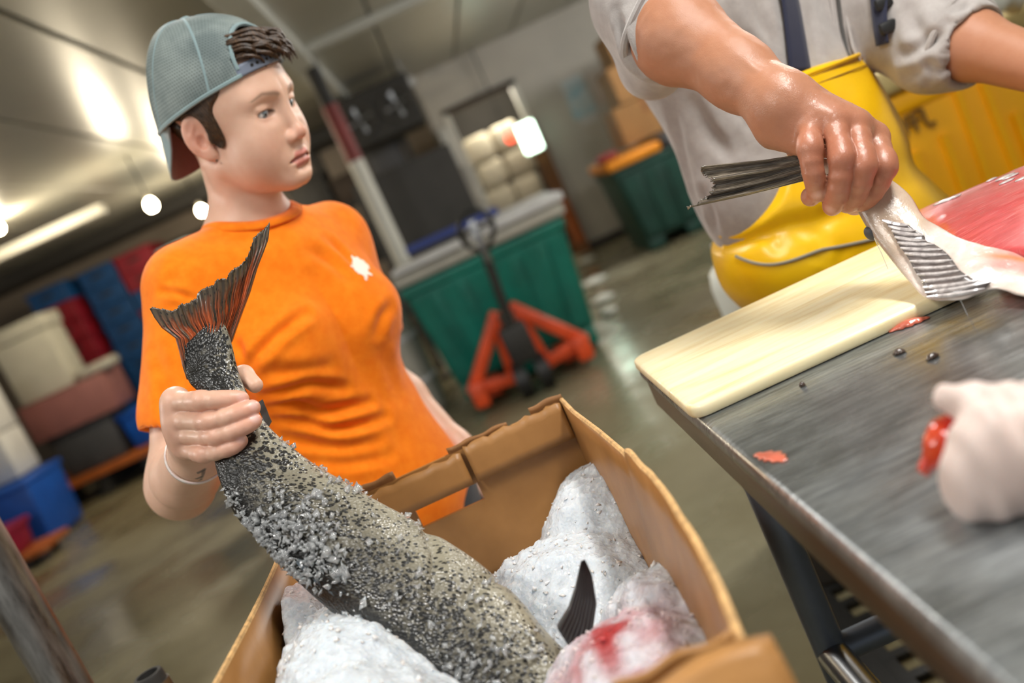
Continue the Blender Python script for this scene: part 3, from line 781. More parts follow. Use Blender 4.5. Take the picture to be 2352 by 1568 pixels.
# plan outline with rounded corners, then a rounded slab
a_, b_, r_ = np.array([0.131, 0.913]), np.array([1.45, 1.219]), 0.018
poly = []
for cx, cy, s0 in ((a_[0] + r_, a_[1] + r_, 180), (b_[0] - r_, a_[1] + r_, 270), (b_[0] - r_, b_[1] - r_, 0), (a_[0] + r_, b_[1] - r_, 90)):
    for k in range(6):
        an = math.radians(s0 + 90 * k / 5); poly.append((cx + r_ * math.cos(an), cy + r_ * math.sin(an)))
n = len(poly); V = []; F = []
ctr = np.array([sum(p[0] for p in poly) / n, sum(p[1] for p in poly) / n])
rings = [(0.002, 0.0), (0.0, 0.003), (0.0, 0.010), (0.0018, 0.0132), (0.005, 0.0145)]
for ins, dz in rings:
    for k in range(n):
        p = np.array(poly[k]); pa = np.array(poly[k - 1]); pb = np.array(poly[(k + 1) % n]); tn = nrm(pb - pa); inn = np.array([-tn[1], tn[0]])
        q = p + inn * ins; V.append((q[0], q[1], TZ + 0.001 + dz))
for i in range(len(rings) - 1):
    for k in range(n): j = (k + 1) % n; F.append([i * n + k, i * n + j, (i + 1) * n + j, (i + 1) * n + k])
F.append(list(range(n))[::-1]); F.append([(len(rings) - 1) * n + k for k in range(n)])
bd.add(V, F)
tag(bd.build('cutting_board', K['board'], None, True), 'long yellowed white plastic cutting board on the steel table', 'cutting board')
BZ = TZ + 0.0155

# scraps on the table
K['flesh'] = pm('salmon_scrap', '#c0604a', 0.3, var=0.25, scale=40, coat=0.5, sss=0.1)
K['skinbit'] = pm('dark_scrap', '#3a2a20', 0.35, var=0.3, scale=40, coat=0.5)
def scrap(pts, w, k, label, name='fish_scrap', h=.004):
    P = np.array([atz(x, y, TZ) for x, y in pts]); P = resample(P, 14)
    V, F = [], []; m = MB(); V = []
    for i in range(14):
        a = P[max(i - 1, 0)]; b = P[min(i + 1, 13)]; d = nrm(b - a); nn = np.array([-d[1], d[0], 0]); ww = w * (0.25 + math.sin(math.pi * (i + .3) / 13.6)) * (1 + .3 * math.sin(i * 2.1))
        for k_ in range(7):
            s_ = k_ / 6 * 2 - 1; V.append(P[i] + nn * ww * s_ + np.array([0, 0, 0.0006 + h * max(0, 1 - s_ * s_) * math.sin(math.pi * (i + .5) / 14)]))
    o = mk(name, V, gridfaces(14, 7), K[k], None, True)
    md = o.modifiers.new('solid', 'SOLIDIFY'); md.thickness = 0.0006
    return tag(o, label, 'fish scrap', 'fish scraps on the steel table')
scrap([(2042, 764), (2080, 750), (2135, 730)], 0.0055, 'flesh', 'elongated orange-pink fish scrap just in front of the cutting board', h=.005)
scrap([(1735, 1045), (1770, 1048), (1805, 1060)], 0.006, 'flesh', 'smeared reddish scrap near the left table edge', h=.0012)
scrap([(2052, 815), (2080, 808)], 0.004, 'skinbit', 'small dark scrap in the wet patch of the table')
scrap([(2130, 830), (2155, 815)], 0.003, 'skinbit', 'tiny brown scrap right of the small dark one on the table')
scrap([(1838, 888), (1850, 886)], 0.002, 'skinbit', 'tiny black speck on the table just below the cutting board')

# rubber mat with holes on the floor behind the table
mat_ = thing('rubber_mat', 'black perforated rubber floor mat under the steel table', 'mat', (1.1, 1.75, 0))
m = MB()
for i in range(17): m.box((0.42 + i * .085, 1.3, 0.0), (0.447 + i * .085, 2.25, 0.016))
for j in range(12): m.box((0.42, 1.3 + j * .085, 0.001), (1.81, 1.327 + j * .085, 0.0165))
m.build('grid', K['black'], mat_)
m = MB()
for a, b in (((0.38, 1.26), (0.42, 2.29)), ((1.81, 1.26), (1.85, 2.29)), ((0.42, 1.26), (1.81, 1.30)), ((0.42, 2.25), (1.81, 2.29))):
    m.box((a[0], a[1], 0), (b[0], b[1], 0.015))
m.build('border', K['black'], mat_)

# white jug hanging in the back
p = at(1690, 645, 2.35)
jg = thing('jug', 'white plastic jug just left of the yellow bib overalls', 'jug', (p[0], 2.35, p[2] - 0.12))
MB().lathe((p[0], 2.35, p[2] - 0.12), [(0.05, 0), (0.062, 0.01), (0.064, 0.12), (0.055, 0.16), (0.025, 0.185), (0.02, 0.205)], 20).build('body', K['jug'], jg, True)
MB().lathe((p[0], 2.35, p[2] + 0.085), [(0.024, 0), (0.024, 0.02), (0.02, 0.024)], 16).build('cap', K['lidw'], jg, True)
tag(MB().box((p[0] - .15, 2.2, 0), (p[0] + .2, 2.55, p[2] - 0.122), 0.01).build('steel_cabinet', K['dark2']), 'dark cabinet carrying the white jug behind the butcher', 'cabinet')

# ------------------------------------------------------------------ the cardboard box of ice
t = NT('waxed_cardboard'); v = t.coords()
f1 = t.noise(v, 6, 5, 0.6); f2 = t.noise(t.coords((1, 1, 60)), 6, 2); fl = t.noise(t.coords((1, 130, 1)), 2.0, 1)
t.set(Base_Color=t.ramp(f1, [(0.3, lin('#8a5e30')), (0.7, lin('#b07f49'))]), Roughness=0.42, Specular_IOR_Level=0.45)
t.bump(fl, 0.10, 0.001)
K['cardb'] = t.m
K['card_edge'] = pm('cardboard_edge', '#c9a06a', 0.7, var=0.3, scale=120)
RZ = 0.96
CB = thing('cardboard_box', 'open waxed cardboard fish box filled with crushed ice', 'cardboard box', (-0.155, 0.85, 0.64))
def wallsheet(name, P, thick, nvec, mat=None):
    return sheet(name, P, thick, mat or K['cardb'], CB, nvec)
ZB = 0.645
# right wall, bulging outwards, its rim irregular
def right_x(y, f):      # f = 0 bottom .. 1 rim
    yy = np.array([0.50, 0.56, 0.62, 0.75, 0.88, 1.0, 1.1, 1.178]); xx = np.array([0.047, 0.054, 0.058, 0.062, 0.056, 0.045, 0.034, 0.026])
    return 0.022 + (np.interp(y, yy, xx) - 0.022) * f ** 1.5
ys = np.linspace(1.178, 0.50, 60); fs = np.linspace(0, 1, 14)
G = np.zeros((14, 60, 3))
rimz = RZ + np.interp(ys, [0.5, .54, .6, .72, .86, .885, .89, 1.0, 1.12, 1.178], [-.004, -.002, 0.006, 0.004, .006, .004, -.004, -.003, -.003, .004]) + 0.0016 * np.sin(ys * 90) * (ys < .9)
for i, f in enumerate(fs):
    G[i, :, 0] = right_x(ys, f); G[i, :, 1] = ys; G[i, :, 2] = ZB + (rimz - ZB) * f
wallsheet('wall_panel', G, 0.0055, (1, 0, 0))
e = MB().tube([(right_x(np.array([y]), 1.0)[0], y, z + .0005) for y, z in zip(ys, rimz)], 0.0030, 6); e.build('torn_edge', K['card_edge'], CB, True)
# left wall
G = np.zeros((8, 40, 3)); yl = np.linspace(1.18, 0.48, 40)
lx = -0.352 + 0.006 * np.sin(yl * 8)
for i, f in enumerate(np.linspace(0, 1, 8)):
    G[i, :, 0] = -0.335 + (lx + 0.335) * f; G[i, :, 1] = yl; G[i, :, 2] = ZB + (RZ - ZB) * f
wallsheet('wall_panel', G, 0.0055, (1, 0, 0))
MB().tube([(x, y, RZ + .0005) for x, y in zip(lx, yl)], 0.0030, 6).build('torn_edge', K['card_edge'], CB, True)
# back wall with the hand slot: pieces around the hole
sx0, sx1, sz0, sz1 = at(948, 1160, 1.18)[0], at(1092, 1098, 1.18)[0], at(960, 1195, 1.18)[2], at(940, 1160, 1.18)[2]
sz0, sz1 = RZ - 0.072, RZ - 0.048
print('slot', sx0, sx1)
bw = MB()
bw.box((-0.355, 1.176, ZB), (sx0, 1.182, RZ)); bw.box((sx1, 1.176, ZB), (0.03, 1.182, RZ)); bw.box((sx0, 1.176, ZB), (sx1, 1.182, sz0)); bw.box((sx0, 1.176, sz1), (sx1, 1.182, RZ))
bw.build('wall_panel', K['cardb'], CB)
# inner folded band along the back rim, in two torn pieces, and the torn tabs standing on the rim
fm = MB()
for x0, x1, dz in ((-0.33, -0.118, -0.002), (-0.112, 0.022, 0.004)):
    n_ = 24; xs_ = np.linspace(x0, x1, n_)
    top = RZ + dz + 0.0015 * np.sin(xs_ * 190) + 0.001 * np.sin(xs_ * 431)
    Gf = np.zeros((5, n_, 3))
    for i, f in enumerate(np.linspace(0, 1, 5)):
        Gf[i, :, 0] = xs_; Gf[i, :, 1] = 1.171 - 0.006 * (1 - f); Gf[i, :, 2] = (RZ - 0.044) + (top - RZ + 0.044) * f
    wallsheet('folded_flap', Gf, 0.005, (0, 1, 0))
for x0, x1, hgt in ((at(820, 1140, 1.18)[0], at(905, 1090, 1.18)[0], .014), (at(1035, 1050, 1.18)[0], at(1165, 975, 1.18)[0], .012), (at(1225, 965, 1.18)[0], 0.028, .016)):
    n_ = 14; xs_ = np.linspace(x0, x1, n_); Gf = np.zeros((4, n_, 3))
    for i, f in enumerate(np.linspace(0, 1, 4)):
        Gf[i, :, 0] = xs_; Gf[i, :, 1] = 1.181 - .004 * f; Gf[i, :, 2] = RZ - .004 + (hgt + .0012 * np.sin(xs_ * 170)) * f
    wallsheet('torn_tab', Gf, 0.006, (0, 1, 0), pm('torn_board', '#8f6236', .7, var=.2, scale=60))
MB().box((-0.352, 0.485, ZB - .006), (0.045, 1.182, ZB)).build('bottom_panel', K['cardb'], CB)
# front wall with a flap folded outwards
n_ = 30; xs_ = np.linspace(-0.35, 0.05, n_); G = np.zeros((6, n_, 3))
for i, f in enumerate(np.linspace(0, 1, 6)):
    G[i, :, 0] = xs_; G[i, :, 1] = 0.492; G[i, :, 2] = ZB + (RZ - .004 - ZB) * f
wallsheet('wall_panel', G, 0.0055, (0, 1, 0))
G = np.zeros((9, n_, 3)); xs_ = np.linspace(-0.33, 0.062, n_)
for i, f in enumerate(np.linspace(0, 1, 9)):
    an = f * 2.2; G[i, :, 0] = xs_
    G[i, :, 1] = 0.487 - 0.012 * min(1, f * 3) - 0.02 * f; G[i, :, 2] = RZ + .002 + 0.004 * np.sin(xs_ * 60) * (1 - f) - 0.10 * f ** 1.3
wallsheet('folded_flap', G, 0.0055, (0, 0.6, 0.8))
G = np.zeros((4, 12, 3)); xs_ = np.linspace(-0.03, 0.045, 12)
for i, f in enumerate(np.linspace(0, 1, 4)):
    G[i, :, 0] = xs_; G[i, :, 1] = 0.512 - 0.008 * f; G[i, :, 2] = RZ - 0.02 + 0.024 * f + .002 * np.sin(xs_ * 150)
wallsheet('folded_flap', G, 0.005, (0, 1, 0))
# stand that carries it
ST = thing('steel_stand', 'low steel stand directly under the cardboard fish box', 'stand', (-0.155, 0.85, 0))
MB().box((-0.34, 0.5, 0.60), (0.04, 1.17, 0.637), 0.006).build('stand_top', K['steel'], ST)
for x in (-0.30, 0.0):
    for y in (0.56, 1.12): MB().cyl((x, y, 0), (x, y, 0.605), 0.018, n=12).build('leg', K['leg'], ST, True)

# ------------------------------------------------------------------ crushed ice
t = NT('crushed_ice'); v = t.coords()
t.set(Base_Color=(0.80, 0.86, 0.92), Roughness=0.22, IOR=1.31, Transmission_Weight=0.0, Subsurface_Weight=0.9, Subsurface_Radius=(0.010, 0.013, 0.016), Subsurface_Scale=1.0)
vo = t.node('ShaderNodeTexVoronoi'); vo.inputs['Scale'].default_value = 240; t.link(v, vo.inputs['Vector'])
at_ = t.node('ShaderNodeAttribute', attribute_name='Col')
t.link(at_.outputs['Color'], t.p.inputs['Base Color'])
t.bump(t.math('ADD', vo.outputs['Distance'], t.math('MULTIPLY', t.noise(v, 420, 3), 0.5)), 0.5, 0.0022)
K['ice'] = t.m
t = NT('ice_crystal'); t.set(Base_Color=(0.97, 0.99, 1.0), Roughness=0.06, IOR=1.31, Transmission_Weight=0.80, Specular_IOR_Level=0.8, Coat_Weight=0.6, Coat_Roughness=0.03); K['crystal'] = t.m

gx = np.arange(-0.332, 0.045, 0.0024); gy = np.arange(0.50, 1.17, 0.0024)
XX, YY = np.meshgrid(gx, gy, indexing='ij')
P2 = np.stack([XX.ravel(), YY.ravel(), np.zeros(XX.size)], 1)
Z = 0.79 + 0.02 * vnoise(P2, 9)
def mound(px_, py_, Y, sx, sy, rot=0.0, pw=2.0, flat=None):
    global Z
    c = at(px_, py_, Y); dx = P2[:, 0] - c[0]; dy = P2[:, 1] - c[1]; ca, sa = math.cos(rot), math.sin(rot)
    q = (np.abs((dx * ca + dy * sa) / sx) ** pw + np.abs((-dx * sa + dy * ca) / sy) ** pw)
    h = c[2] - 0.79; Z = np.maximum(Z, 0.79 + h * np.exp(-q ** 1.0 * 0.7))
    return c
print('mounds', mound(1345, 1085, 1.10, 0.075, 0.09, -0.35, 3.0), mound(1500, 1340, 0.80, 0.06, 0.10, 0, 2.6), mound(740, 1440, 0.86, 0.10, 0.16, 0.0, 2.6), mound(660, 1360, 0.98, 0.06, 0.12))
mound(1420, 1480, 0.70, 0.10, 0.12, 0, 2.5); mound(1240, 1260, 1.0, 0.10, 0.08, 0, 2.4); mound(720, 1600, 0.72, 0.10, 0.14, 0, 2.5)
P3 = np.stack([XX.ravel(), YY.ravel(), Z], 1)
Z = Z + 0.010 * vnoise(P3, 38) + 0.006 * vnoise(P3 + 3.1, 95) + 0.0035 * vnoise(P3 + 7.7, 230) + 0.0008 * np.random.rand(len(Z))
edge = np.minimum.reduce([P2[:, 0] + 0.336, 0.035 - P2[:, 0], P2[:, 1] - 0.495, 1.172 - P2[:, 1]])
P3[:, 2] = np.minimum(Z, 0.955)
# bloody stain: melt water tinted red in front of the dorsal fin
st = at(1400, 1470, 0.72); ds = np.exp(-(((P3[:, 0] - st[0]) / 0.060) ** 2 + ((P3[:, 1] - st[1]) / 0.085) ** 2)) * np.clip(0.85 + 1.4 * vnoise(P3, 60), 0, 1)
s2 = at(680, 1330, 1.0); ds2 = 0.35 * np.exp(-(((P3[:, 0] - s2[0]) / 0.03) ** 2 + ((P3[:, 1] - s2[1]) / 0.04) ** 2))
icec = np.array([0.60, 0.64, 0.68])[None] * (1 - ds[:, None]) + np.array([0.34, 0.03, 0.03])[None] * ds[:, None]
icec = icec * (1 - ds2[:, None]) + np.array([0.75, 0.40, 0.30])[None] * ds2[:, None]
ice = mk('crushed_ice', P3, gridfaces(len(gx), len(gy)), K['ice'], None, True, colors=icec)
tag(ice, 'heap of white crushed ice filling the cardboard box', 'ice', kind='stuff')
ICEZ = (gx, gy, P3[:, 2].reshape(len(gx), len(gy)))

def shards(pts, size, rs, flat=0.55):
    """random flat-faced crystals, joined"""
    V = []; F = []
    for p, s in zip(pts, size):
        b = len(V); q = rs.normal(size=(6, 3)); q /= np.linalg.norm(q, axis=1)[:, None]
        ax = np.linalg.qr(rs.normal(size=(3, 3)))[0]; ax[:, 0] *= np.sign(np.linalg.det(ax))
        o = np.array([[1, 0, 0], [-1, 0, 0], [0, 1, 0], [0, -1, 0], [0, 0, 1], [0, 0, -1]]) * (0.75 + 0.5 * rs.rand(6, 1)) * np.array([1.35, 0.95, flat])
        V += list(p + (o @ ax.T + 0.25 * q) * s)
        F += [[b + i for i in f] for f in ((0, 2, 4), (2, 1, 4), (1, 3, 4), (3, 0, 4), (2, 0, 5), (1, 2, 5), (3, 1, 5), (0, 3, 5))]
    return np.array(V), np.array(F)
rs = np.random.RandomState(5)
ii = rs.choice(len(P3), 1100, replace=False)
V, F = shards(P3[ii] + rs.normal(size=(1100, 3)) * .0006, 0.0014 + 0.0024 * rs.rand(1100) ** 2.0, rs)
cc = np.repeat(icec[ii], 6, axis=0) * 1.3
t = NT('loose_ice'); a_n = t.node('ShaderNodeAttribute', attribute_name='Col'); t.set(Base_Color=a_n.outputs['Color'], Roughness=0.25, IOR=1.31, Subsurface_Weight=0.9, Subsurface_Radius=(0.010, 0.013, 0.016), Subsurface_Scale=1.0); K['ice_s'] = t.m
so = mk('ice_crystals', V, F, K['ice_s'], None, False, colors=cc); tag(so, 'loose ice crystals lying over the crushed ice in the box', 'ice', kind='stuff')

# ------------------------------------------------------------------ the big fish held by its tail
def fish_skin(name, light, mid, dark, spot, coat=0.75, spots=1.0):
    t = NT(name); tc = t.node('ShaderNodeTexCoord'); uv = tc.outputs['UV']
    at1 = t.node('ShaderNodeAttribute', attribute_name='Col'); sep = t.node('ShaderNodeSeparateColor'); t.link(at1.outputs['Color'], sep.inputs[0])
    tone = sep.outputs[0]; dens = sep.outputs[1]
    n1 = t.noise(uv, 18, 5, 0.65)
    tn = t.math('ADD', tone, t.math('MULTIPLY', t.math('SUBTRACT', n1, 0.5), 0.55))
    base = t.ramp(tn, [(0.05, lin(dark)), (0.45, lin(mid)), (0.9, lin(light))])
    mp = t.node('ShaderNodeMapping'); mp.inputs['Scale'].default_value = (1, 1.0, 1); t.link(uv, mp.inputs[0])
    vo = t.node('ShaderNodeTexVoronoi'); vo.inputs['Scale'].default_value = 200; vo.inputs['Randomness'].default_value = 0.85; t.link(mp.outputs[0], vo.inputs['Vector'])
    big = t.node('ShaderNodeTexVoronoi'); big.inputs['Scale'].default_value = 105; t.link(mp.outputs[0], big.inputs['Vector'])
    thr = t.math('MULTIPLY', dens, t.math('ADD', 0.40, t.math('MULTIPLY', t.noise(uv, 45, 3), 0.34)))
    m = t.math('SUBTRACT', thr, vo.outputs['Distance'])
    mask = t.ramp(m, [(0.0, (0, 0, 0)), (0.09, (1, 1, 1))])
    m2 = t.math('SUBTRACT', t.math('MULTIPLY', dens, 0.26), big.outputs['Distance'])
    mask2 = t.ramp(m2, [(0.0, (0, 0, 0)), (0.08, (1, 1, 1))])
    mm = t.math('MULTIPLY', t.math('MAXIMUM', mask, mask2), 0.97 * spots)
    colr = t.mix(mm, base, lin(spot))
    t.set(Base_Color=colr, Roughness=0.38, Specular_IOR_Level=0.4, Coat_Weight=t.math('MULTIPLY', t.ramp(t.noise(uv, 13, 4, 0.6), [(0.45, (0.10,) * 3), (0.62, (1, 1, 1))]), coat), Coat_Roughness=0.07)
    sc_ = t.node('ShaderNodeTexVoronoi'); sc_.inputs['Scale'].default_value = 330; t.link(mp.outputs[0], sc_.inputs['Vector'])
    b = t.bump(t.math('ADD', sc_.outputs['Distance'], t.math('MULTIPLY', t.noise(uv, 90, 4, 0.7), 1.0)), 0.34, 0.0024)
    t.link(b.outputs[0], t.p.inputs['Coat Normal'])
    return t.m
K['fish'] = fish_skin('spotted_fish_skin', '#a39d88', '#625d4f', '#151412', '#080706')

def fish_tube(name, secs, mat, parent, nS=220, nT=84, thick=0.52, tone=None, smooth=True, prof=None):
    """secs: (left px, right px, Y) - the fish's belly and back edge at stations along it"""
    Lp = np.array([at(a[0], a[1], Y if not hasattr(Y, '__len__') else Y[0]) for a, b, Y in secs])
    Rp = np.array([at(b[0], b[1], Y if not hasattr(Y, '__len__') else Y[1]) for a, b, Y in secs])
    Lc = catmull(Lp, nS); Rc = catmull(Rp, nS)
    C = (Lc + Rc) / 2; E1 = (Rc - Lc) / 2; hw = np.linalg.norm(E1, axis=1); E1 = E1 / hw[:, None]
    T = np.gradient(C, axis=0); T /= np.linalg.norm(T, axis=1)[:, None]
    E2 = np.cross(T, E1); E2 /= np.linalg.norm(E2, axis=1)[:, None]
    s = np.r_[0, np.cumsum(np.linalg.norm(np.diff(C, axis=0), axis=1))]
    th = thick if not callable(thick) else thick(s / s[-1])[:, None]
    a = np.linspace(0, 2 * np.pi, nT, endpoint=False)[None]
    ca, sa = np.cos(a), np.sin(a)
    x = np.sign(ca) * np.abs(ca) ** 0.92 * hw[:, None]; y = np.sign(sa) * np.abs(sa) ** 0.9 * hw[:, None] * th
    V = C[:, None] + E1[:, None] * x[..., None] + E2[:, None] * y[..., None]
    V = V.reshape(-1, 3)
    F = gridfaces(nS, nT, True)
    # end caps
    n0 = len(V); V = np.concatenate([V, C[:1], C[-1:]])
    j = np.arange(nT); j2 = (j + 1) % nT
    caps = np.concatenate([np.stack([np.full(nT, n0), j2, j, j], 1), np.stack([np.full(nT, n0 + 1), (nS - 1) * nT + j, (nS - 1) * nT + j2, (nS - 1) * nT + j2], 1)])
    girth = hw[:, None] * np.concatenate([[0], np.cumsum(np.hypot(np.diff(ca[0]), th.mean() * np.diff(sa[0])) if hasattr(th, 'mean') else np.hypot(np.diff(ca[0]), th * np.diff(sa[0])))])[None]
    vis_ = ((CAM - C) * E2).sum(1).mean() > 0
    arc = np.concatenate([[0], np.cumsum(np.hypot(np.diff(ca[0]), 0.6 * np.diff(sa[0])))]); arc = arc - np.interp(np.pi / 2 if vis_ else 3 * np.pi / 2, a[0], arc)
    girth = arc[None] * hw[:, None]
    UV = np.stack([np.broadcast_to(s[:, None], girth.shape), girth], -1).reshape(-1, 2); UV = np.concatenate([UV, [[0, 0], [1, 0]]])
    return V, F, caps, UV, C, E1, E2, hw, s, np.broadcast_to(ca, x.shape).ravel()

secs = [((418, 800), (500, 722), 1.080), ((420, 826), (518, 750), 1.078), ((430, 856), (532, 792), 1.074), ((440, 882), (548, 850), 1.065), ((468, 912), (563, 890), 1.055), ((487, 965), (588, 942), 1.04), ((496, 1055), (622, 985), 1.02),
        ((512, 1118), (690, 1042), 1.00), ((548, 1192), (762, 1090), .98), ((606, 1256), (852, 1142), .955), ((684, 1335), (960, 1202), .925), ((786, 1425), (1062, 1264), .895),
        ((872, 1505), (1152, 1334), .865), ((946, 1572), (1230, 1404), .84), ((1012, 1640), (1298, 1482), .815), ((1092, 1722), (1352, 1562), .79), ((1185, 1795), (1420, 1650), .765), ((1290, 1845), (1470, 1745), .745), ((1400, 1870), (1490, 1820), .735)]
FI = thing('held_fish', 'big dark-spotted salmon held up by the tail out of the ice', 'fish', tuple(at(900, 1320, .92)))
V, F, caps, UV, FC, FE1, FE2, FHW, FS, FCA = fish_tube('x', secs, None, None, thick=lambda u: np.interp(u, [0, .03, .07, .12, 1], [.05, .16, .42, .60, .56]))
# flank dents where the flesh folds, soft lumps
pp = px_of(V)
def dent(pts, w, depth):
    P = resample(np.array(pts, float), 40); d2 = ((pp[:, None] - P[None]) ** 2).sum(-1).min(1)
    return depth * np.exp(-d2 / (2 * w * w))
cen = np.concatenate([np.repeat(FC, 84, axis=0), FC[:1], FC[-1:]])
rad = V - cen; rl = np.linalg.norm(rad, axis=1); ru = rad / np.maximum(rl, 1e-9)[:, None]
D = dent([(985, 1215), (1005, 1270), (1000, 1340), (990, 1420)], 9, .006) + dent([(1190, 1330), (1250, 1420), (1290, 1500)], 14, .005) + dent([(540, 1075), (545, 1110)], 9, .004) + dent([(585, 1078), (670, 1085)], 4, .0012) + dent([(1070, 1380), (1110, 1340), (1160, 1330)], 10, .004)
D = D - 0.0022 * vnoise(V, 28)
V = V - ru * D[:, None]
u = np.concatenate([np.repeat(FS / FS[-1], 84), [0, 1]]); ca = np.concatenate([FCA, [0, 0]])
tone = np.clip(0.40 + 0.40 * ca + 0.12 * vnoise(V, 14) - 0.16 * np.clip((u - .55) * 3, 0, 1) * (ca < .2), 0, 1)  # lit back edge and shaded belly painted into the skin, besides mottling
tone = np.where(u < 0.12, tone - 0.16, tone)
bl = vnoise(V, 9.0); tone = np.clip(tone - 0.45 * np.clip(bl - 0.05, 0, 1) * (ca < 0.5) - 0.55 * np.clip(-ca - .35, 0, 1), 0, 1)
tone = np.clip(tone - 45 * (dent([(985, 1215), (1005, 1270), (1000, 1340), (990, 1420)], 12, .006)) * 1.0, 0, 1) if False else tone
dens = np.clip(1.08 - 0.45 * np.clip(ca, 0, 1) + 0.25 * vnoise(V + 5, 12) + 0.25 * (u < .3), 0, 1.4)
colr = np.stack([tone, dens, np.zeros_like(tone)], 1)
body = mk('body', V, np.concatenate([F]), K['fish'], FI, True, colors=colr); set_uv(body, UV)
mk('body_end', V[-85:-1].tolist() if False else np.concatenate([V[219 * 84:220 * 84], V[-1:]]), np.stack([np.full(84, 84), np.arange(84), (np.arange(84) + 1) % 84], 1), K['fish'], body, True, colors=np.tile([[.3, 1, 0]], (85, 1)))
FISHV = V; FISHP = pp

# caudal fin
t = NT('caudal_fin'); tc = t.node('ShaderNodeTexCoord'); uv = tc.outputs['UV']
sp = t.node('ShaderNodeSeparateXYZ'); t.link(uv, sp.inputs[0])
mp = t.node('ShaderNodeMapping'); mp.inputs['Scale'].default_value = (34, 2.2, 1); t.link(uv, mp.inputs[0])
st1 = t.noise(mp.outputs[0], 1.0, 4, 0.6); mp2 = t.node('ShaderNodeMapping'); mp2.inputs['Scale'].default_value = (60, 3, 1); t.link(uv, mp2.inputs[0])
vs_ = t.node('ShaderNodeTexVoronoi'); vs_.inputs['Scale'].default_value = 1.0; mp3 = t.node('ShaderNodeMapping'); mp3.inputs['Scale'].default_value = (46, 15, 1); t.link(uv, mp3.inputs[0]); t.link(mp3.outputs[0], vs_.inputs['Vector'])
wave = t.node('ShaderNodeTexWave', wave_type='BANDS', bands_direction='X'); wave.inputs['Scale'].default_value = 7.5; wave.inputs['Distortion'].default_value = 1.2; wave.inputs['Detail'].default_value = 2; t.link(uv, wave.inputs['Vector'])
inner = t.ramp(sp.outputs['Y'], [(0.02, (0.25,) * 3), (0.25, (1, 1, 1)), (0.62, (1, 1, 1)), (0.92, (0, 0, 0))])
sidef = t.ramp(sp.outputs['X'], [(0.0, (0.55,) * 3), (0.12, (1,) * 3), (0.93, (1,) * 3), (1.0, (0.2,) * 3)])
om = t.math('MULTIPLY', t.math('MULTIPLY', t.ramp(st1, [(0.42, (0, 0, 0)), (0.50, (1, 1, 1))]), inner), sidef)
brn = t.mix(t.ramp(vs_.outputs['Distance'], [(0.18, (1, 1, 1)), (0.34, (0, 0, 0))]), lin('#5b4c38'), lin('#18130d'))
brn = t.mix(t.math('MULTIPLY', t.ramp(wave.outputs['Fac'], [(0.2, (1, 1, 1)), (0.6, (0, 0, 0))]), 0.6), brn, lin('#1e1812'))
orc = t.mix(t.ramp(t.noise(mp2.outputs[0], 1.0, 3), [(0.35, (1, 1, 1)), (0.6, (0, 0, 0))]), lin('#d9672f'), lin('#33221a'))
t.set(Base_Color=t.mix(om, brn, orc), Roughness=0.38, Coat_Weight=0.4, Coat_Roughness=0.15)
t.bump(wave.outputs['Fac'], 0.5, 0.002)
K['tail'] = t.m
def cr(x, y): return (320 + x / 3.919, 500 + y / 3.919)
right = [(830, 1120), (870, 1000), (930, 830), (985, 680), (1050, 450), (1110, 290), (1142, 200), (1155, 40)]
left = [(440, 1450), (390, 1330), (350, 1200), (312, 1090), (180, 1000), (110, 910), (60, 820)]
trail = [(60, 820), (130, 820), (190, 835), (270, 850), (312, 828), (350, 786), (392, 782), (440, 762), (500, 728), (545, 660), (620, 618), (690, 602), (715, 545), (800, 540), (818, 490), (868, 442), (905, 430), (965, 352), (985, 290), (1010, 185), (1100, 100), (1155, 40)]
basec = [(440, 1450), (560, 1380), (700, 1270), (830, 1120)]
def finY(p): return 1.078 + 0.00007 * (p[0] - 450)
to3 = lambda pts: np.array([at(*cr(*p), finY(cr(*p))) for p in pts])
m_ = 150; n_ = 40
G = coons(to3(basec), to3(trail), to3(left), to3(right), n_, m_)
s_ = np.linspace(0, 1, n_)[:, None]; t_ = np.linspace(0, 1, m_)[None]
G[..., 1] += 0.0012 * np.cos(t_ * 2 * np.pi * 26) * np.clip(s_ * 3, 0, 1) * np.clip((1 - s_) * 4, .2, 1) + 0.007 * np.sin(t_ * 9) * s_ + 0.012 * s_ * (t_ - .5) ** 2 * 4
G[-1] += np.random.RandomState(2).normal(size=(m_, 3)) * 0.0006
th = 0.010 * (1 - s_) ** 2 + 0.0016 + 0 * t_
sheet('caudal_fin', G, th, K['tail'], FI, (0, 1, 0))
# other fins
K['fin'] = pm('dark_fin', '#2a2624', 0.4, var=0.4, scale=5, coat=0.5, stretch=(1, 1, 1))
K['finblue'] = pm('blue_grey_fin', '#20242a', 0.3, c2='#3f4a52', scale=60, coat=0.6)
def fin(name, B, T, Y, mat, thick=.003, rays=9, amp=.0012, nv=(0, 1, 0), par=None):
    f_ = lambda pts: np.array([at(p[0], p[1], p[2] if len(p) > 2 else Y) for p in pts])
    B, T = f_(B), f_(T); n_, m_ = 20, 60
    G = coons(B, T, np.array([B[0], T[0]]), np.array([B[-1], T[-1]]), n_, m_)
    t_ = np.linspace(0, 1, m_)[None]; s_ = np.linspace(0, 1, n_)[:, None]
    G = G + np.asarray(nv)[None, None] * (amp * np.cos(t_ * 2 * np.pi * rays) * np.ones_like(s_))[..., None]
    return sheet(name, G, thick * (1.2 - s_ * .8) + 0 * t_, mat, par or FI, nv)
c3 = lambda x, y: (480 + x / 2.348, 900 + y / 2.348)
fin('anal_fin', [c3(475, 900) + (.905,), c3(600, 905) + (.90,), c3(760, 1010) + (.885,), c3(900, 1140) + (.87,), c3(1060, 1265) + (.855,)], [c3(470, 925) + (.90,), c3(560, 1010) + (.895,), c3(690, 1110) + (.88,), c3(850, 1210) + (.865,), c3(1060, 1290) + (.85,)], .9, K['finblue'], rays=7)
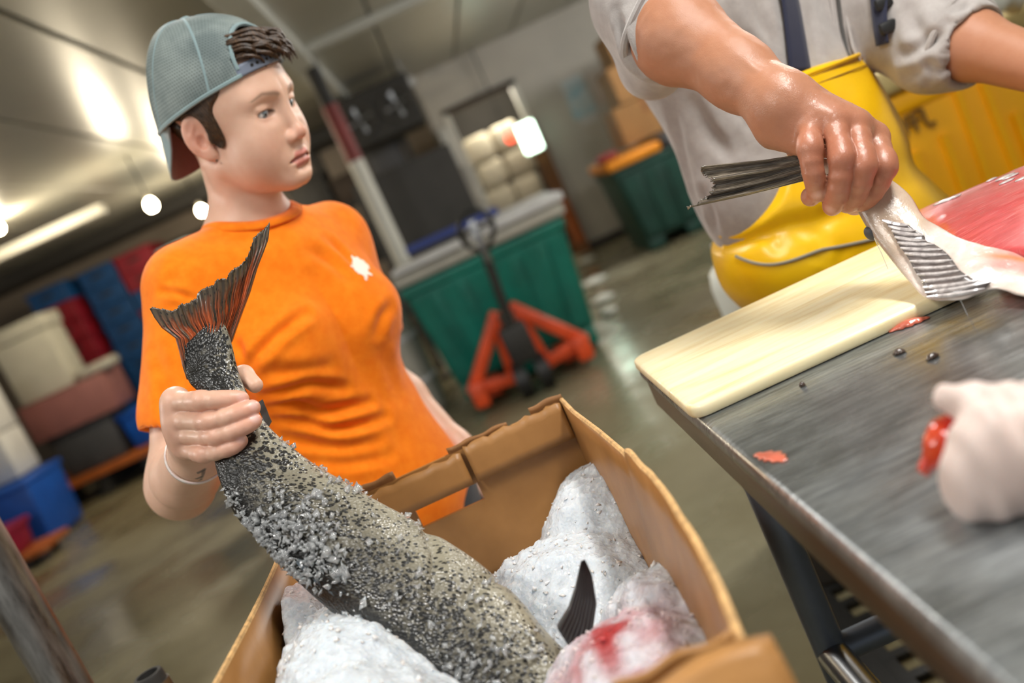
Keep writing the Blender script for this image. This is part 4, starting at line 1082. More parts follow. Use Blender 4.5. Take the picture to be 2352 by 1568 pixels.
D_ = lambda P: np.array([at(x, y, .80) for x, y in P])
G = coons(D_([(1345, 1520), (1312, 1490), (1280, 1440)]), D_([(1340, 1275), (1336, 1276), (1331, 1279)]), D_([(1345, 1520), (1360, 1450), (1369, 1380), (1357, 1312), (1340, 1275)]), D_([(1280, 1440), (1306, 1395), (1320, 1345), (1331, 1279)]), 30, 40)
G[..., 1] += 0.0007 * np.cos(np.linspace(0, 1, 40) * 2 * np.pi * 8)[None] - 0.010 * np.linspace(0, 1, 30)[:, None] ** 2
sheet('dorsal_fin', G, .007 * (1.1 - np.linspace(0, 1, 30)[:, None]) + 0 * np.zeros((1, 40)), K['fin'], FI, (0, 1, 0))
fin('adipose_fin', [(590, 925, 1.045), (615, 985, 1.03)], [(603, 917, 1.05), (624, 968, 1.04)], 1.04, K['fin'], thick=.005, rays=2, amp=.0003)
fin('pelvic_fin', [(842, 1500, .86), (800, 1585, .84)], [(742, 1530, .87), (770, 1590, .85)], .86, K['finblue'], thick=.004, rays=5)

# ice clinging to the flank
vis = ((V - CAM) * (V - cen)).sum(1) < 0
cl_ = [((700, 1215), 46, 150), ((650, 1180), 30, 60), ((735, 1265), 40, 120), ((690, 1250), 45, 110), ((775, 1310), 26, 50), ((565, 1200), 16, 60), ((600, 1240), 16, 70), ((640, 1290), 18, 70), ((530, 1150), 12, 40), ((680, 1330), 16, 40), ((925, 1350), 16, 14), ((1045, 1500), 22, 16), ((1080, 1525), 20, 14), ((1140, 1500), 22, 10), ((1130, 1560), 30, 30), ((840, 1440), 22, 22), ((1200, 1500), 30, 14), ((900, 1250), 60, 30), ((780, 1120), 20, 14), ((940, 1190), 14, 8), ((1120, 1335), 12, 10), ((660, 1020), 9, 8), ((740, 1075), 12, 12), ((830, 1125), 14, 10), ((960, 1390), 60, 16), ((1060, 1450), 60, 20)]
rs = np.random.RandomState(9); sp_ = []; sz_ = []
vi = np.nonzero(vis)[0]
for (cx, cy), r_, n_ in cl_:
    w = np.exp(-((FISHP[vi] - [cx, cy]) ** 2).sum(1) / (2 * r_ * r_)); w /= w.sum()
    n_ = max(5, int(n_ * .75)); k = rs.choice(vi, n_, p=w); sp_.append(V[k] + ru[k] * (0.0015 + .002 * rs.rand(n_, 1))); sz_.append((0.0014 + 0.0046 * rs.rand(n_) ** 1.7) * (1.0 if r_ > 12 else .7))
sv, sf = shards(np.concatenate(sp_), np.concatenate(sz_), rs, 0.40)
so = mk('clinging_ice', sv, sf, K['crystal'], FI, False); so['kind'] = 'stuff'
# ------------------------------------------------------------------ people: shared pieces
def skin_mat(name, rough=0.42, wet=0.0, sss=0.18, spec=0.45, fine=0.12):
    t = NT(name); v = t.coords()
    a = t.node('ShaderNodeAttribute', attribute_name='Col')
    n = t.noise(v, 90, 4, 0.6); n2 = t.noise(v, 22, 3)
    c = t.mix(t.math('MULTIPLY', t.ramp(n, [(0.35, (0, 0, 0)), (0.7, (1, 1, 1))]), 0.16), a.outputs['Color'], t.mix(1.0, a.outputs['Color'], (0.80, 0.52, 0.42), 'MULTIPLY'))
    t.set(Base_Color=c, Roughness=rough, Specular_IOR_Level=spec, Subsurface_Weight=sss, Subsurface_Radius=(0.009, 0.0035, 0.0018), Subsurface_Scale=1.0)
    b = t.bump(t.math('ADD', t.noise(v, 900, 2), t.math('MULTIPLY', t.noise(v, 260, 3), 0.9)), fine, 0.0008)
    if wet > 0:
        w = t.ramp(t.noise(v, 75, 4, 0.7), [(0.46, (0.35,) * 3), (0.62, (1, 1, 1))])
        at2 = t.node('ShaderNodeAttribute', attribute_name='Wet')
        t.set(Coat_Weight=t.math('MULTIPLY', t.math('MULTIPLY', w, at2.outputs['Fac']), wet), Coat_Roughness=0.07)
        b2 = t.node('ShaderNodeBump'); b2.inputs['Strength'].default_value = 0.55; b2.inputs['Distance'].default_value = 0.002
        t.link(t.noise(v, 170, 4, 0.65), b2.inputs['Height']); t.link(b2.outputs[0], t.p.inputs['Coat Normal'])
    return t.m

def cloth_mat(name, c, c2=None, rough=0.85, weave=900, var=0.06, fuzz=0.3, bump=0.25):
    t = NT(name); v = t.coords(); c = lin(c); c2 = lin(c2) if c2 else tuple(x * (1 - 2 * var) for x in c)
    f = t.noise(v, 30, 5, 0.7)
    t.set(Base_Color=t.ramp(f, [(0.3, c2), (0.7, c)]), Roughness=rough, Specular_IOR_Level=0.2, Sheen_Weight=fuzz, Sheen_Roughness=0.5)
    t.bump(t.math('ADD', t.noise(v, weave, 2), t.math('MULTIPLY', t.noise(v, 45, 4), 1.2)), bump, 0.0012)
    return t.m

def head_sdf(q, man=False):
    X = np.abs(q[:, 0]); s = np.stack([X, q[:, 1], q[:, 2]], 1)
    d = ell(q, (0, -0.014, 0.036), (0.0745, 0.0935, 0.084))
    d = smin(d, ell(q, (0, 0.028, 0.004), (0.0645, 0.0605, 0.088)), 0.03)
    d = smin(d, ell(q, (0, 0.034, -0.058), (0.050, 0.050, 0.054)), 0.025)
    d = smin(d, cone(s, (0.050, -0.002, -0.060), (0.014, 0.066, -0.096), 0.0185, 0.0165), 0.028)
    d = smin(d, ell(s, (0.036, 0.056, -0.036), (0.027, 0.021, 0.028)), 0.026)
    d = smin(d, ell(s, (0.033, 0.040, -0.060), (0.029, 0.031, 0.032)), 0.026)                  # cheek
    d = smin(d, ell(q, (0, 0.0765, -0.0965), (0.0175, 0.0125, 0.0135)), 0.016)                  # chin
    d = smin(d, cone(s, (0.012, 0.0795, 0.0215), (0.044, 0.066, 0.0205), 0.0070, 0.0060), 0.020) # brow
    d = smax(d, -ell(s, (0.0325, 0.094, 0.002), (0.0195, 0.020, 0.0125)), 0.016)                 # socket
    # eye lids
    lid = sph(s, (0.0315, 0.0655, 0.0), 0.0142)
    d = smin(d, lid, 0.006)
    d = smin(d, cone(s, (0.0205, 0.0772, 0.0088), (0.0425, 0.0735, 0.0065), 0.0022, 0.0022), 0.006)
    d = smax(d, -ell(s, (0.0318, 0.080, -0.0020), (0.0148, 0.0140, 0.0050)), 0.0022)
    # nose
    d = smin(d, cone(q, (0, 0.0790, 0.014), (0, 0.0985, -0.033), 0.0066, 0.0072), 0.013)
    d = smin(d, sph(q, (0, 0.0985, -0.0380), 0.0092), 0.008)
    d = smin(d, ell(s, (0.0118, 0.0895, -0.0420), (0.0062, 0.0092, 0.0070)), 0.007)
    d = smax(d, -ell(s, (0.0062, 0.0940, -0.0490), (0.0040, 0.0058, 0.0042)), 0.003)
    # mouth
    d = smin(d, ell(q, (0, 0.078, -0.0715), (0.026, 0.0105, 0.018)), 0.014)
    mid = chain(s, [(0, 0.0895, -0.0672), (0.010, 0.0882, -0.0672), (0.0245, 0.0785, -0.0728)], [0.0052, 0.0047, 0.0018], 0.003)
    d = smin(d, mid, 0.005)
    low = chain(s, [(0, 0.0868, -0.0785), (0.012, 0.0850, -0.0782), (0.0225, 0.0785, -0.0748)], [0.0058, 0.0050, 0.0018], 0.003)
    d = smin(d, low, 0.005)
    cut = chain(s, [(0, 0.0955, -0.0722), (0.012, 0.0925, -0.0722), (0.0265, 0.0805, -0.0752)], [0.0012, 0.0012, 0.0008], 0.002)
    d = smax(d, -(cut - 0.0012), 0.003)
    d = smax(d, -cone(q, (0, 0.0985, -0.0535), (0, 0.0965, -0.0610), 0.0018, 0.0024), 0.005)  # philtrum
    d = smax(d, -ell(q, (0, 0.0945, -0.0875), (0.017, 0.0090, 0.0040)), 0.008)                 # under lip
    # ear
    e = s - np.array([0.0745, -0.014, -0.013])
    n = nrm((0.88, 0.44, 0.05)); zz = nrm((0.05, -0.16, 0.98)); zz = nrm(zz - n * (zz @ n)); R = np.stack([n, np.cross(zz, n), zz], 1)
    e = e @ R
    ear = ell(e, (0, 0.0, 0.002), (0.0062, 0.0185, 0.0300))
    ear = smin(ear, ell(e, (0.0, 0.006, -0.0265), (0.0055, 0.0090, 0.0095)), 0.008)
    ear = smax(ear, -ell(e, (0.0075, 0.002, 0.0075), (0.0058, 0.0125, 0.0195)), 0.003)
    ear = smax(ear, -ell(e, (0.0045, 0.004, -0.0065), (0.0075, 0.0078, 0.0100)), 0.003)
    ear = smin(ear, chain(e, [(0.001, 0.004, 0.019), (0.0015, -0.007, 0.006), (0.001, -0.006, -0.012)], [0.0018, 0.0026, 0.0025], 0.003), 0.004)
    ear = smin(ear, ell(e, (0.001, 0.0145, -0.006), (0.0040, 0.0045, 0.0070)), 0.004)
    d = smin(d, ear, 0.005)
    return d

def head_color(q, base, man=False):
    s = np.stack([np.abs(q[:, 0]), q[:, 1], q[:, 2]], 1); c = np.tile(np.array(base)[None], (len(q), 1))
    def tint(w, colr):
        nonlocal c
        w = np.clip(w, 0, 1)[:, None]; c = c * (1 - w) + np.array(colr)[None] * w
    g = lambda p, r: np.exp(-(((s - np.array(p)) / np.array(r)) ** 2).sum(1))
    red = (base[0] * 1.0, base[1] * 0.62, base[2] * 0.60)
    tint(0.55 * g((0, .105, -.040), (.014, .02, .012)), red); tint(0.32 * g((.040, .065, -.045), (.02, .03, .022)), red)
    tint(0.60 * g((.078, -.016, -.012), (.014, .03, .04)), red)
    lu = chain(s, [(0, 0.0900, -0.0675), (0.010, 0.0890, -0.0675), (0.0235, 0.0790, -0.0735)], [0.0052, 0.0046, 0.0018], 0.003)
    ll = chain(s, [(0, 0.0870, -0.0785), (0.012, 0.0855, -0.0782), (0.0215, 0.0785, -0.0748)], [0.0062, 0.0054, 0.0020], 0.003)
    lip = np.minimum(lu, ll); tint(0.9 * np.clip((0.0018 - lip) / 0.0016, 0, 1), (base[0] * 0.80, base[1] * 0.42, base[2] * 0.48))
    cut = chain(s, [(0, 0.0935, -0.0722), (0.012, 0.0905, -0.0722), (0.0258, 0.0800, -0.0752)], [0.0014, 0.0012, 0.0008], 0.002)
    tint(0.6 * np.clip((0.0014 - cut) / 0.0014, 0, 1), (0.16, 0.05, 0.05))
    # brows
    bx = s[:, 0]; bz = np.interp(bx, [0.009, 0.020, 0.036, 0.052], [0.0185, 0.0225, 0.0255, 0.0195]); bw = np.interp(bx, [0.008, 0.014, 0.034, 0.054], [0.0022, 0.0032, 0.0027, 0.0010])
    w = np.exp(-((s[:, 2] - bz) / bw) ** 2) * (s[:, 1] > 0.04) * np.clip((bx - 0.008) / 0.004, 0, 1) * np.clip((0.056 - bx) / 0.006, 0, 1)
    tint(0.62 * w, (0.13, 0.075, 0.045))
    # lash line
    e = ell(s, (0.0318, 0.080, -0.0020), (0.0148, 0.0140, 0.0050)); up = s[:, 2] > -0.0020
    tint(np.where(up, 0.85, 0.35) * np.exp(-(np.abs(e) / 0.0013) ** 2) * (s[:, 1] > 0.064), (0.05, 0.03, 0.025))
    tint(0.22 * g((.032, .078, -.0105), (.013, .01, .005)), (base[0] * .75, base[1] * .55, base[2] * .58))
    return c

def rot_head(th, ph, ps):
    th, ph, ps = map(math.radians, (th, ph, ps))
    f = np.array([math.sin(th), -math.cos(th), 0]); u = np.array([0, 0, 1.0]); r = np.cross(f, u)
    f2 = f * math.cos(ph) - u * math.sin(ph); u2 = u * math.cos(ph) + f * math.sin(ph)
    return np.stack([r * math.cos(ps) + u2 * math.sin(ps), f2, u2 * math.cos(ps) - r * math.sin(ps)], 1)

def join(parts):
    V = []; F = []; C = []; n = 0
    for v, f, c in parts:
        V.append(v); F.append(f + n); C.append(c); n += len(v)
    return np.concatenate(V), np.concatenate(F), np.concatenate(C)

def polyfold(V, N, lines, sdf, w, amp):
    """press folds into a cloth mesh along lines that were found on its surface"""
    D = np.zeros(len(V))
    for ln in lines:
        pts, ww, aa = ln[0], (ln[1] if len(ln) > 1 else w), (ln[2] if len(ln) > 2 else amp)
        Q = [march(sdf, x, y) for x, y in pts]; Q = [q for q in Q if q is not None]
        if len(Q) < 2: continue
        Q = resample(catmull(Q, 24), 40)
        box = (V > Q.min(0) - 4 * ww).all(1) & (V < Q.max(0) + 4 * ww).all(1); idx = np.nonzero(box)[0]
        if not len(idx): continue
        d2 = ((V[idx][:, None] - Q[None]) ** 2).sum(-1); k = d2.argmin(1); dd = np.sqrt(d2[np.arange(len(idx)), k]); tt = k / 39.0
        env = np.sin(np.pi * np.clip(tt * 0.9 + 0.05, 0, 1)) ** 0.6
        # a groove with a raised roll on either side
        D[idx] += aa * env * (-np.exp(-(dd / ww) ** 2) + 0.75 * np.exp(-((dd - 1.9 * ww) / (1.1 * ww)) ** 2))
    return V + N * D[:, None]
def vnormals(sdf, V, e=0.0015):
    g = np.stack([sdf(V + o) - sdf(V - o) for o in np.eye(3) * e], 1); return g / np.maximum(np.linalg.norm(g, axis=1), 1e-9)[:, None]

# ------------------------------------------------------------------ the person in orange
SKIN_W = lin('#e0b79f')
HR = rot_head(61.0, 16.0, -7.0); HO = A3(-0.2240, 1.4248, 1.4835)
def hloc(p): return (p - HO) @ HR
def hw(*q): return HO + HR @ np.array(q, float)
NB = A3(-0.287, 1.478, 1.315)                       # neck base
TR = rot_head(43, 0, 0); TC = A3(-0.298, 1.480, 0)   # torso frame: x right, y forward
def tl(*q): return TC + TR @ np.array(q, float)
RS = A3(-0.388, 1.390, 1.290); RE = A3(-0.496, 1.300, 1.050); RW = A3(-0.384, 1.100, 1.107)
LS = A3(-0.196, 1.580, 1.268); LE = A3(-0.240, 1.675, 1.030); LW = A3(-0.160, 1.580, 0.868)
def fp(x, y, Y): return at(x, y, Y)
FG = {'index': ([fp(404, 922, 1.040), fp(460, 920, 1.004), fp(516, 917, 0.999), fp(554, 916, 1.004)], [.0108, .0098, .0092, .0084]),
      'middle': ([fp(402, 963, 1.036), fp(484, 966, 1.000), fp(548, 948, 0.993), fp(580, 936, 0.999)], [.0110, .0100, .0092, .0084]),
      'ring': ([fp(412, 996, 1.036), fp(495, 1001, 0.998), fp(556, 981, 0.991), fp(584, 965, 0.996)], [.0106, .0096, .0088, .0080]),
      'little': ([fp(428, 1028, 1.040), fp(466, 1042, 1.008), fp(526, 1030, 0.993), fp(554, 1012, 0.996)], [.0098, .0088, .0080, .0072])}
TH = ([fp(446, 968, 1.090), fp(500, 882, 1.100), fp(560, 862, 1.082), fp(586, 884, 1.066)], [.0165, .0130, .0112, .0088])

def w_head(p):
    q = hloc(p); d = head_sdf(q)
    n0 = hw(0, -0.030, -0.050)
    d = smin(d, cone(p, n0, NB, 0.0465, 0.0505), 0.030)
    d = smin(d, cone(p, hw(0.045, -0.030, -0.055), tl(0.012, 0.055, 1.305), 0.011, 0.010), 0.018)   # neck tendon
    d = smin(d, cone(p, NB, RS + A3(0.03, 0.02, 0.01), 0.050, 0.045), 0.05)
    return smin(d, cone(p, NB, LS + A3(-0.02, -0.01, 0.01), 0.050, 0.045), 0.05)
def smooth_finger(pts, rad, n=9):
    P = catmull(pts, n); return list(P), list(np.interp(np.linspace(0, len(pts) - 1, n), range(len(pts)), rad))
def w_arm(p):
    d = cone(p, RS, RE, 0.050, 0.040)
    m = RE + (RW - RE) * 0.35
    d = smin(d, cone(p, RE, m, 0.0375, 0.0405), 0.035)
    d = smin(d, cone(p, m, RW, 0.0405, 0.0265), 0.02)
    d = smin(d, sph(p, RE + A3(-0.004, 0.010, -0.008), 0.034), 0.02)
    pal = None
    for k, (pts, rad) in FG.items():
        e = cone(p, RW, pts[0], 0.0225, rad[0] + .0035); pal = e if pal is None else smin(pal, e, 0.014)
    pal = smin(pal, cone(p, RW, TH[0][0], 0.0225, 0.018), 0.014)
    pal = smin(pal, cone(p, TH[0][0], FG['index'][0][0], 0.016, 0.012), 0.014)
    d = smin(d, pal, 0.016)
    fs = None
    for k, (pts, rad) in FG.items():
        f = chain(p, *smooth_finger(pts, rad), 0.003)
        f = smin(f, sph(p, pts[1] + A3(0, -0.0008, 0.0003), rad[1] * 1.03), 0.006)
        fs = f if fs is None else smin(fs, f, 0.0015)
    d = smin(d, fs, 0.0045)
    return smin(d, chain(p, *TH, 0.005), 0.006)
def w_left(p):
    d = cone(p, LS, LE, 0.046, 0.038); m = LE + (LW - LE) * .35
    d = smin(d, cone(p, LE, m, 0.036, 0.038), 0.03); d = smin(d, cone(p, m, LW, 0.038, 0.025), 0.02)
    dr = nrm(LW - LE); sd = nrm(np.cross(dr, (0, 0, 1)))
    d = smin(d, cone(p, LW, LW + dr * .07, 0.026, 0.030), 0.02)
    for k in range(4):
        b = LW + dr * .085 + sd * (.028 - .0185 * k); d = smin(d, chain(p, [b, b + dr * .035 + A3(0, 0, -.008), b + dr * .05 + A3(0, 0, -.03)], [.010, .009, .008], .004), .005)
    return smin(d, chain(p, [LW + dr * .02 + sd * .03, LW + dr * .06 + sd * .05, LW + dr * .085 + sd * .05], [.013, .011, .009], .004), .008)
def w_torso(p, grow=0.0, legs=True):
    q = (p - TC) @ TR; s = np.stack([np.abs(q[:, 0]), q[:, 1], q[:, 2]], 1)
    d = ell(q, (0, 0.000, 1.195), (0.150, 0.098, 0.135))
    d = smin(d, cone(p, NB + A3(-0.01, 0, -0.030), RS, 0.064, 0.046), 0.06); d = smin(d, cone(p, NB + A3(0, 0, -.05), LS, 0.060, 0.044), 0.06)
    d = smin(d, ell(s, (0.066, 0.070, 1.150), (0.068, 0.052, 0.062)), 0.045)
    d = smin(d, ell(q, (0.004, 0.0, 0.99), (0.134, 0.096, 0.17)), 0.07)
    return d - grow
def w_legs(p, grow=0.0):
    q = (p - TC) @ TR; s = np.stack([np.abs(q[:, 0]), q[:, 1], q[:, 2]], 1)
    d = ell(q, (0, 0, 0.84), (0.146, 0.106, 0.12))
    d = smin(d, cone(s, (0.078, 0.0, 0.80), (0.088, 0.01, 0.46), 0.080, 0.055), 0.04)
    return smin(d, cone(s, (0.088, 0.01, 0.46), (0.092, -0.015, 0.10), 0.056, 0.044), 0.03) - grow

W = thing('person', 'person in a bright orange T-shirt and backward cap holding a big fish by the tail', 'person', (TC[0], TC[1], 0))
parts = []
lo = HO - 0.20; lo[2] = 1.285; hi = HO + 0.19
v, f = polygonize(w_head, lo, hi, 0.0016)
c = head_color(hloc(v), SKIN_W)
parts.append((v, f, c))
pts = np.array([RS, RE, RW] + [x for k in FG.values() for x in k[0]] + TH[0])
v, f = polygonize(w_arm, pts.min(0) - .062, pts.max(0) + .062, 0.00155)
c = np.tile(np.array(SKIN_W)[None], (len(v), 1)); red = np.array([SKIN_W[0] * .96, SKIN_W[1] * .62, SKIN_W[2] * .58])
def blend(c, w, colr): w = np.clip(w, 0, 1)[:, None]; return c * (1 - w) + np.asarray(colr)[None] * w
for k, (pp_, rad) in FG.items():
    for j, (amt, rr) in ((1, (0.55, .0085)), (2, (0.30, .007)), (3, (0.55, .010)), (0, (0.25, .012))):
        c = blend(c, amt * np.exp(-((v - pp_[j]) ** 2).sum(1) / (2 * (rr * 1.1) ** 2)), red)
    tipd = nrm(pp_[3] - pp_[2]); nail = pp_[3] + tipd * .002 + nrm(CAM - pp_[3]) * rad[3] + A3(0, 0, .002)
    q = v - nail; along = q @ tipd; perp = np.linalg.norm(q - along[:, None] * tipd, axis=1)
    c = blend(c, 0.75 * np.clip(1.6 - np.sqrt((along / .0055) ** 2 + (perp / .0050) ** 2) * 1.2, 0, 1), (0.86, 0.60, 0.55))
# skin creases between joints
tq = march(w_arm, 462, 1092)
if tq is not None:
    for a_, b_ in (((456, 1086), (470, 1078)), ((468, 1082), (459, 1104)), ((452, 1100), (463, 1095))):
        A_, B_ = march(w_arm, *a_), march(w_arm, *b_)
        if A_ is not None and B_ is not None: c = blend(c, 0.75 * np.clip((0.0022 - cone(v, A_, B_, .0005, .0005)) / .0012, 0, 1), (0.06, 0.07, 0.08))
parts.append((v, f, c))
for sd, pts_ in ((w_left, [LS, LE, LW, LW + A3(.03, -.12, -.12)]),):
    P_ = np.array(pts_); v, f = polygonize(sd, P_.min(0) - .07, P_.max(0) + .07, 0.003); parts.append((v, f, np.tile(np.array(SKIN_W)[None], (len(v), 1))))
v, f = polygonize(lambda p: smin(w_torso(p), w_legs(p), 0.05), (-0.53, 1.25, 0.06), (-0.06, 1.72, 1.36), 0.010); parts.append((v, f, np.tile(np.array(SKIN_W)[None], (len(v), 1))))
V, F, Cc = join(parts)
K['skin_w'] = skin_mat('skin_fair', 0.45, 0.5, 0.22)
bodyW = mk('body', V, F, K['skin_w'], W, True, colors=Cc)
wet = np.exp(-((V - FG['index'][0][2]) ** 2).sum(1) / (2 * .055 ** 2)).astype(np.float32)
bodyW.data.attributes.new('Wet', 'FLOAT', 'POINT').data.foreach_set('value', wet)
print('woman body', len(V))
# eyes
t = NT('eye'); a = t.node('ShaderNodeAttribute', attribute_name='Col'); t.set(Base_Color=a.outputs['Color'], Roughness=0.08, Specular_IOR_Level=0.6, Coat_Weight=1.0, Coat_Roughness=0.03); K['eye'] = t.m
def eyes(R, O, parent, gaze, iris):
    for sx in (1, -1):
        bm = bmesh.new(); bmesh.ops.create_uvsphere(bm, u_segments=48, v_segments=32, radius=0.0124); vv, ff = bm_out(bm); vv = np.array([list(p) for p in vv])
        g = nrm(gaze); an = np.arccos(np.clip((vv / .0124) @ g, -1, 1)); cc = np.tile([[0.72, 0.68, 0.66]], (len(vv), 1))
        cc[an < 0.50] = iris; cc[(an > 0.44) & (an < 0.50)] = np.array(iris) * .4; cc[an < 0.2] = (0.005, 0.005, 0.006)
        w_ = (O + (vv + np.array([sx * 0.0315, 0.0655, 0.0])) @ R.T)
        mk('eye', w_, ff, K['eye'], parent, True, colors=cc)
eyes(HR, HO, bodyW, (0.12, 0.95, -0.20), (0.16, 0.20, 0.23))

# hair
K['hair'] = None
t = NT('brown_hair'); v_ = t.coords((1, 1, 0.12), (0.5, 0.2, 0)); n1 = t.noise(v_, 260, 4, 0.7)
t.set(Base_Color=t.ramp(n1, [(0.3, lin('#1c120b')), (0.55, lin('#46301d')), (0.8, lin('#7a5a36'))]), Roughness=0.42, Specular_IOR_Level=0.5); t.bump(n1, 0.7, 0.002); K['hair'] = t.m
def w_hair(p):
    q = hloc(p); s = np.stack([np.abs(q[:, 0]), q[:, 1], q[:, 2]], 1)
    shell = head_sdf(q) - 0.0035 - 0.0006 * np.sin(q[:, 1] * 1500 + q[:, 2] * 700)
    reg = ell(s, (0.078, 0.009, 0.010), (0.034, 0.0150, 0.047), frame((0, -0.16, 1)))
    reg = smin(reg, ell(s, (0.06, -0.02, 0.055), (0.05, 0.065, 0.045)), 0.012)
    reg = smin(reg, ell(s, (0.0, -0.095, -0.030), (0.085, 0.050, 0.062)), 0.012)
    reg = smin(reg, ell(s, (0.055, -0.055, -0.035), (0.026, 0.024, 0.050)), 0.01)
    ear = ell(s, (0.085, -0.016, -0.012), (0.026, 0.021, 0.033))
    return smax(smax(shell, reg, 0.004), -ear, 0.003)
v, f = polygonize(w_hair, HO - .15, HO + .16, 0.0016); hairW = mk('hair', v, f, K['hair'], W, True)

# cap, worn backwards
t = NT('cap_mesh'); v_ = t.coords(); tcn = t.node('ShaderNodeTexCoord')
mp = t.node('ShaderNodeMapping'); mp.inputs['Scale'].default_value = (1, 1, 1); t.link(tcn.outputs['UV'], mp.inputs[0])
w1 = t.node('ShaderNodeTexWave', wave_type='BANDS', bands_direction='X'); w1.inputs['Scale'].default_value = 85; t.link(mp.outputs[0], w1.inputs['Vector'])
w2 = t.node('ShaderNodeTexWave', wave_type='BANDS', bands_direction='Y'); w2.inputs['Scale'].default_value = 85; t.link(mp.outputs[0], w2.inputs['Vector'])
hole = t.math('MULTIPLY', w1.outputs['Fac'], w2.outputs['Fac'])
col_ = t.mix(t.math('MULTIPLY', t.ramp(hole, [(0.25, (0, 0, 0)), (0.6, (1, 1, 1))]), 0.55), t.ramp(t.noise(v_, 16, 4), [(0.35, lin('#6b7777')), (0.65, lin('#95a09d'))]), lin('#3a423f'))
t.set(Base_Color=col_, Roughness=0.7, Specular_IOR_Level=0.3); t.bump(hole, -0.4, 0.001); K['capmesh'] = t.m
K['captrim'] = cloth_mat('cap_trim', '#8fa6a9', None, 0.75)
K['capstrap'] = pm('cap_strap', '#7b8496', 0.45, var=0.05)
K['capunder'] = cloth_mat('cap_underbrim', '#7a4a48', None, 0.8)
CAP = hw(0, -0.10, 0.05)
capE = bpy.data.objects.new('cap', None); col.objects.link(capE); capE.parent = W; capE['label'] = 'grey-blue mesh cap worn backwards'
def cap_pt(az, el, g=0.0):
    """az 0 = wearer's front; el 0 = hem .. 90 = crown"""
    ca, sa = math.cos(az), math.sin(az)
    zh = np.interp(ca, [-1, -0.2, 0.35, 1], [-0.012, 0.018, 0.038, 0.060])       # hem height round the head
    rx, ry, rz = 0.0835 + g, 0.1035 + g, 0.116 + g
    cy = -0.016
    t_ = el / (math.pi / 2)
    # radius at the hem follows the head, then a puffed crown
    k = math.cos(el) ** 0.62; zz = zh + (0.137 + g - zh) * math.sin(el) ** 1.05
    tip = 0.012 * t_ * t_
    y = cy - tip + ry * ca * k * (0.93 + 0.07 * math.cos(el)); x = rx * sa * k
    if ca > 0: y -= 0.012 * ca * t_
    return hw(x, y, zz)
nA, nE = 144, 44
G = np.zeros((nE, nA, 3)); keep = np.zeros((nE, nA), bool); UVc = np.zeros((nE, nA, 2))
els = np.linspace(0, math.pi / 2 - 0.02, nE); azs = np.linspace(-math.pi, math.pi, nA, endpoint=False)
for i, el in enumerate(els):
    for j, az in enumerate(azs):
        G[i, j] = cap_pt(az, el); UVc[i, j] = (az * 0.09 * max(0.25, math.cos(el)), el * 0.09)
        a_ = abs(az); opening = (a_ / 0.62) ** 2 + ((el - 0.20) / 0.62) ** 2 < 1 and el > 0.20
        strapz = a_ < 0.62 and el <= 0.20
        keep[i, j] = not (opening or strapz)
F = gridfaces(nE, nA, True); kk = keep.ravel(); F = F[kk[F].all(1)]
crown = mk('crown', G.reshape(-1, 3), F, K['capmesh'], capE, True); set_uv(crown, UVc.reshape(-1, 2))
md = crown.modifiers.new('solid', 'SOLIDIFY'); md.thickness = 0.0022
top_ = cap_pt(0, math.pi / 2 - .001)
# crown top closed and button
ring = G[-1]; n0 = nA; mk('crown_top', np.concatenate([ring, ring.mean(0)[None]]), np.stack([np.full(nA, nA), np.arange(nA), (np.arange(nA) + 1) % nA], 1), K['capmesh'], crown, True)
b_ = ring.mean(0); MB().lathe(b_ - A3(0, 0, .003), [(0.008, 0), (0.0085, 0.003), (0.006, 0.006), (0.002, 0.007)], 14).build('button', K['captrim'], capE, True)
# hem binding, opening binding, seams
MB().tube([tuple(cap_pt(az, 0.02, 0.001)) for az in np.linspace(0.60, 2 * math.pi - 0.60, 90)], 0.0032, 6).build('sweatband', K['captrim'], capE, True)
op = []
for th_ in np.linspace(-0.12, math.pi + 0.12, 40): op.append(tuple(cap_pt(0.62 * math.cos(th_), 0.20 + 0.62 * math.sin(th_), 0.001)))
MB().tube(op, 0.0030, 6).build('binding', K['captrim'], capE, True)
for az in (1.10, -1.10, 2.15, -2.15, math.pi):
    MB().tube([tuple(cap_pt(az * (1 - 0.12 * math.sin(el)), el, 0.0006)) for el in np.linspace(0.02, 1.5, 26)], 0.0026, 6).build('seam', K['captrim'], capE, True)
# strap with holes and snaps
SG = np.zeros((6, 40, 3))
for i, el in enumerate(np.linspace(-0.01, 0.19, 6)):
    for j, az in enumerate(np.linspace(-0.66, 0.66, 40)): SG[i, j] = cap_pt(az, max(el, 0), 0.0012) + HR @ np.array([0, 0, min(el, 0) * .1])
sheet('strap', SG, 0.0022, K['capstrap'], capE, HR @ np.array([0, 1.0, 0.1]))
for k in range(9):
    az = -0.40 + 0.1 * k; c0 = cap_pt(az, 0.10, 0.0026); nn = nrm(c0 - hw(0, -0.016, 0.06))
    MB().cyl(c0 - nn * .001, c0 + nn * .0006, 0.0022, n=10).build('strap_hole', K['dark'], capE, True)
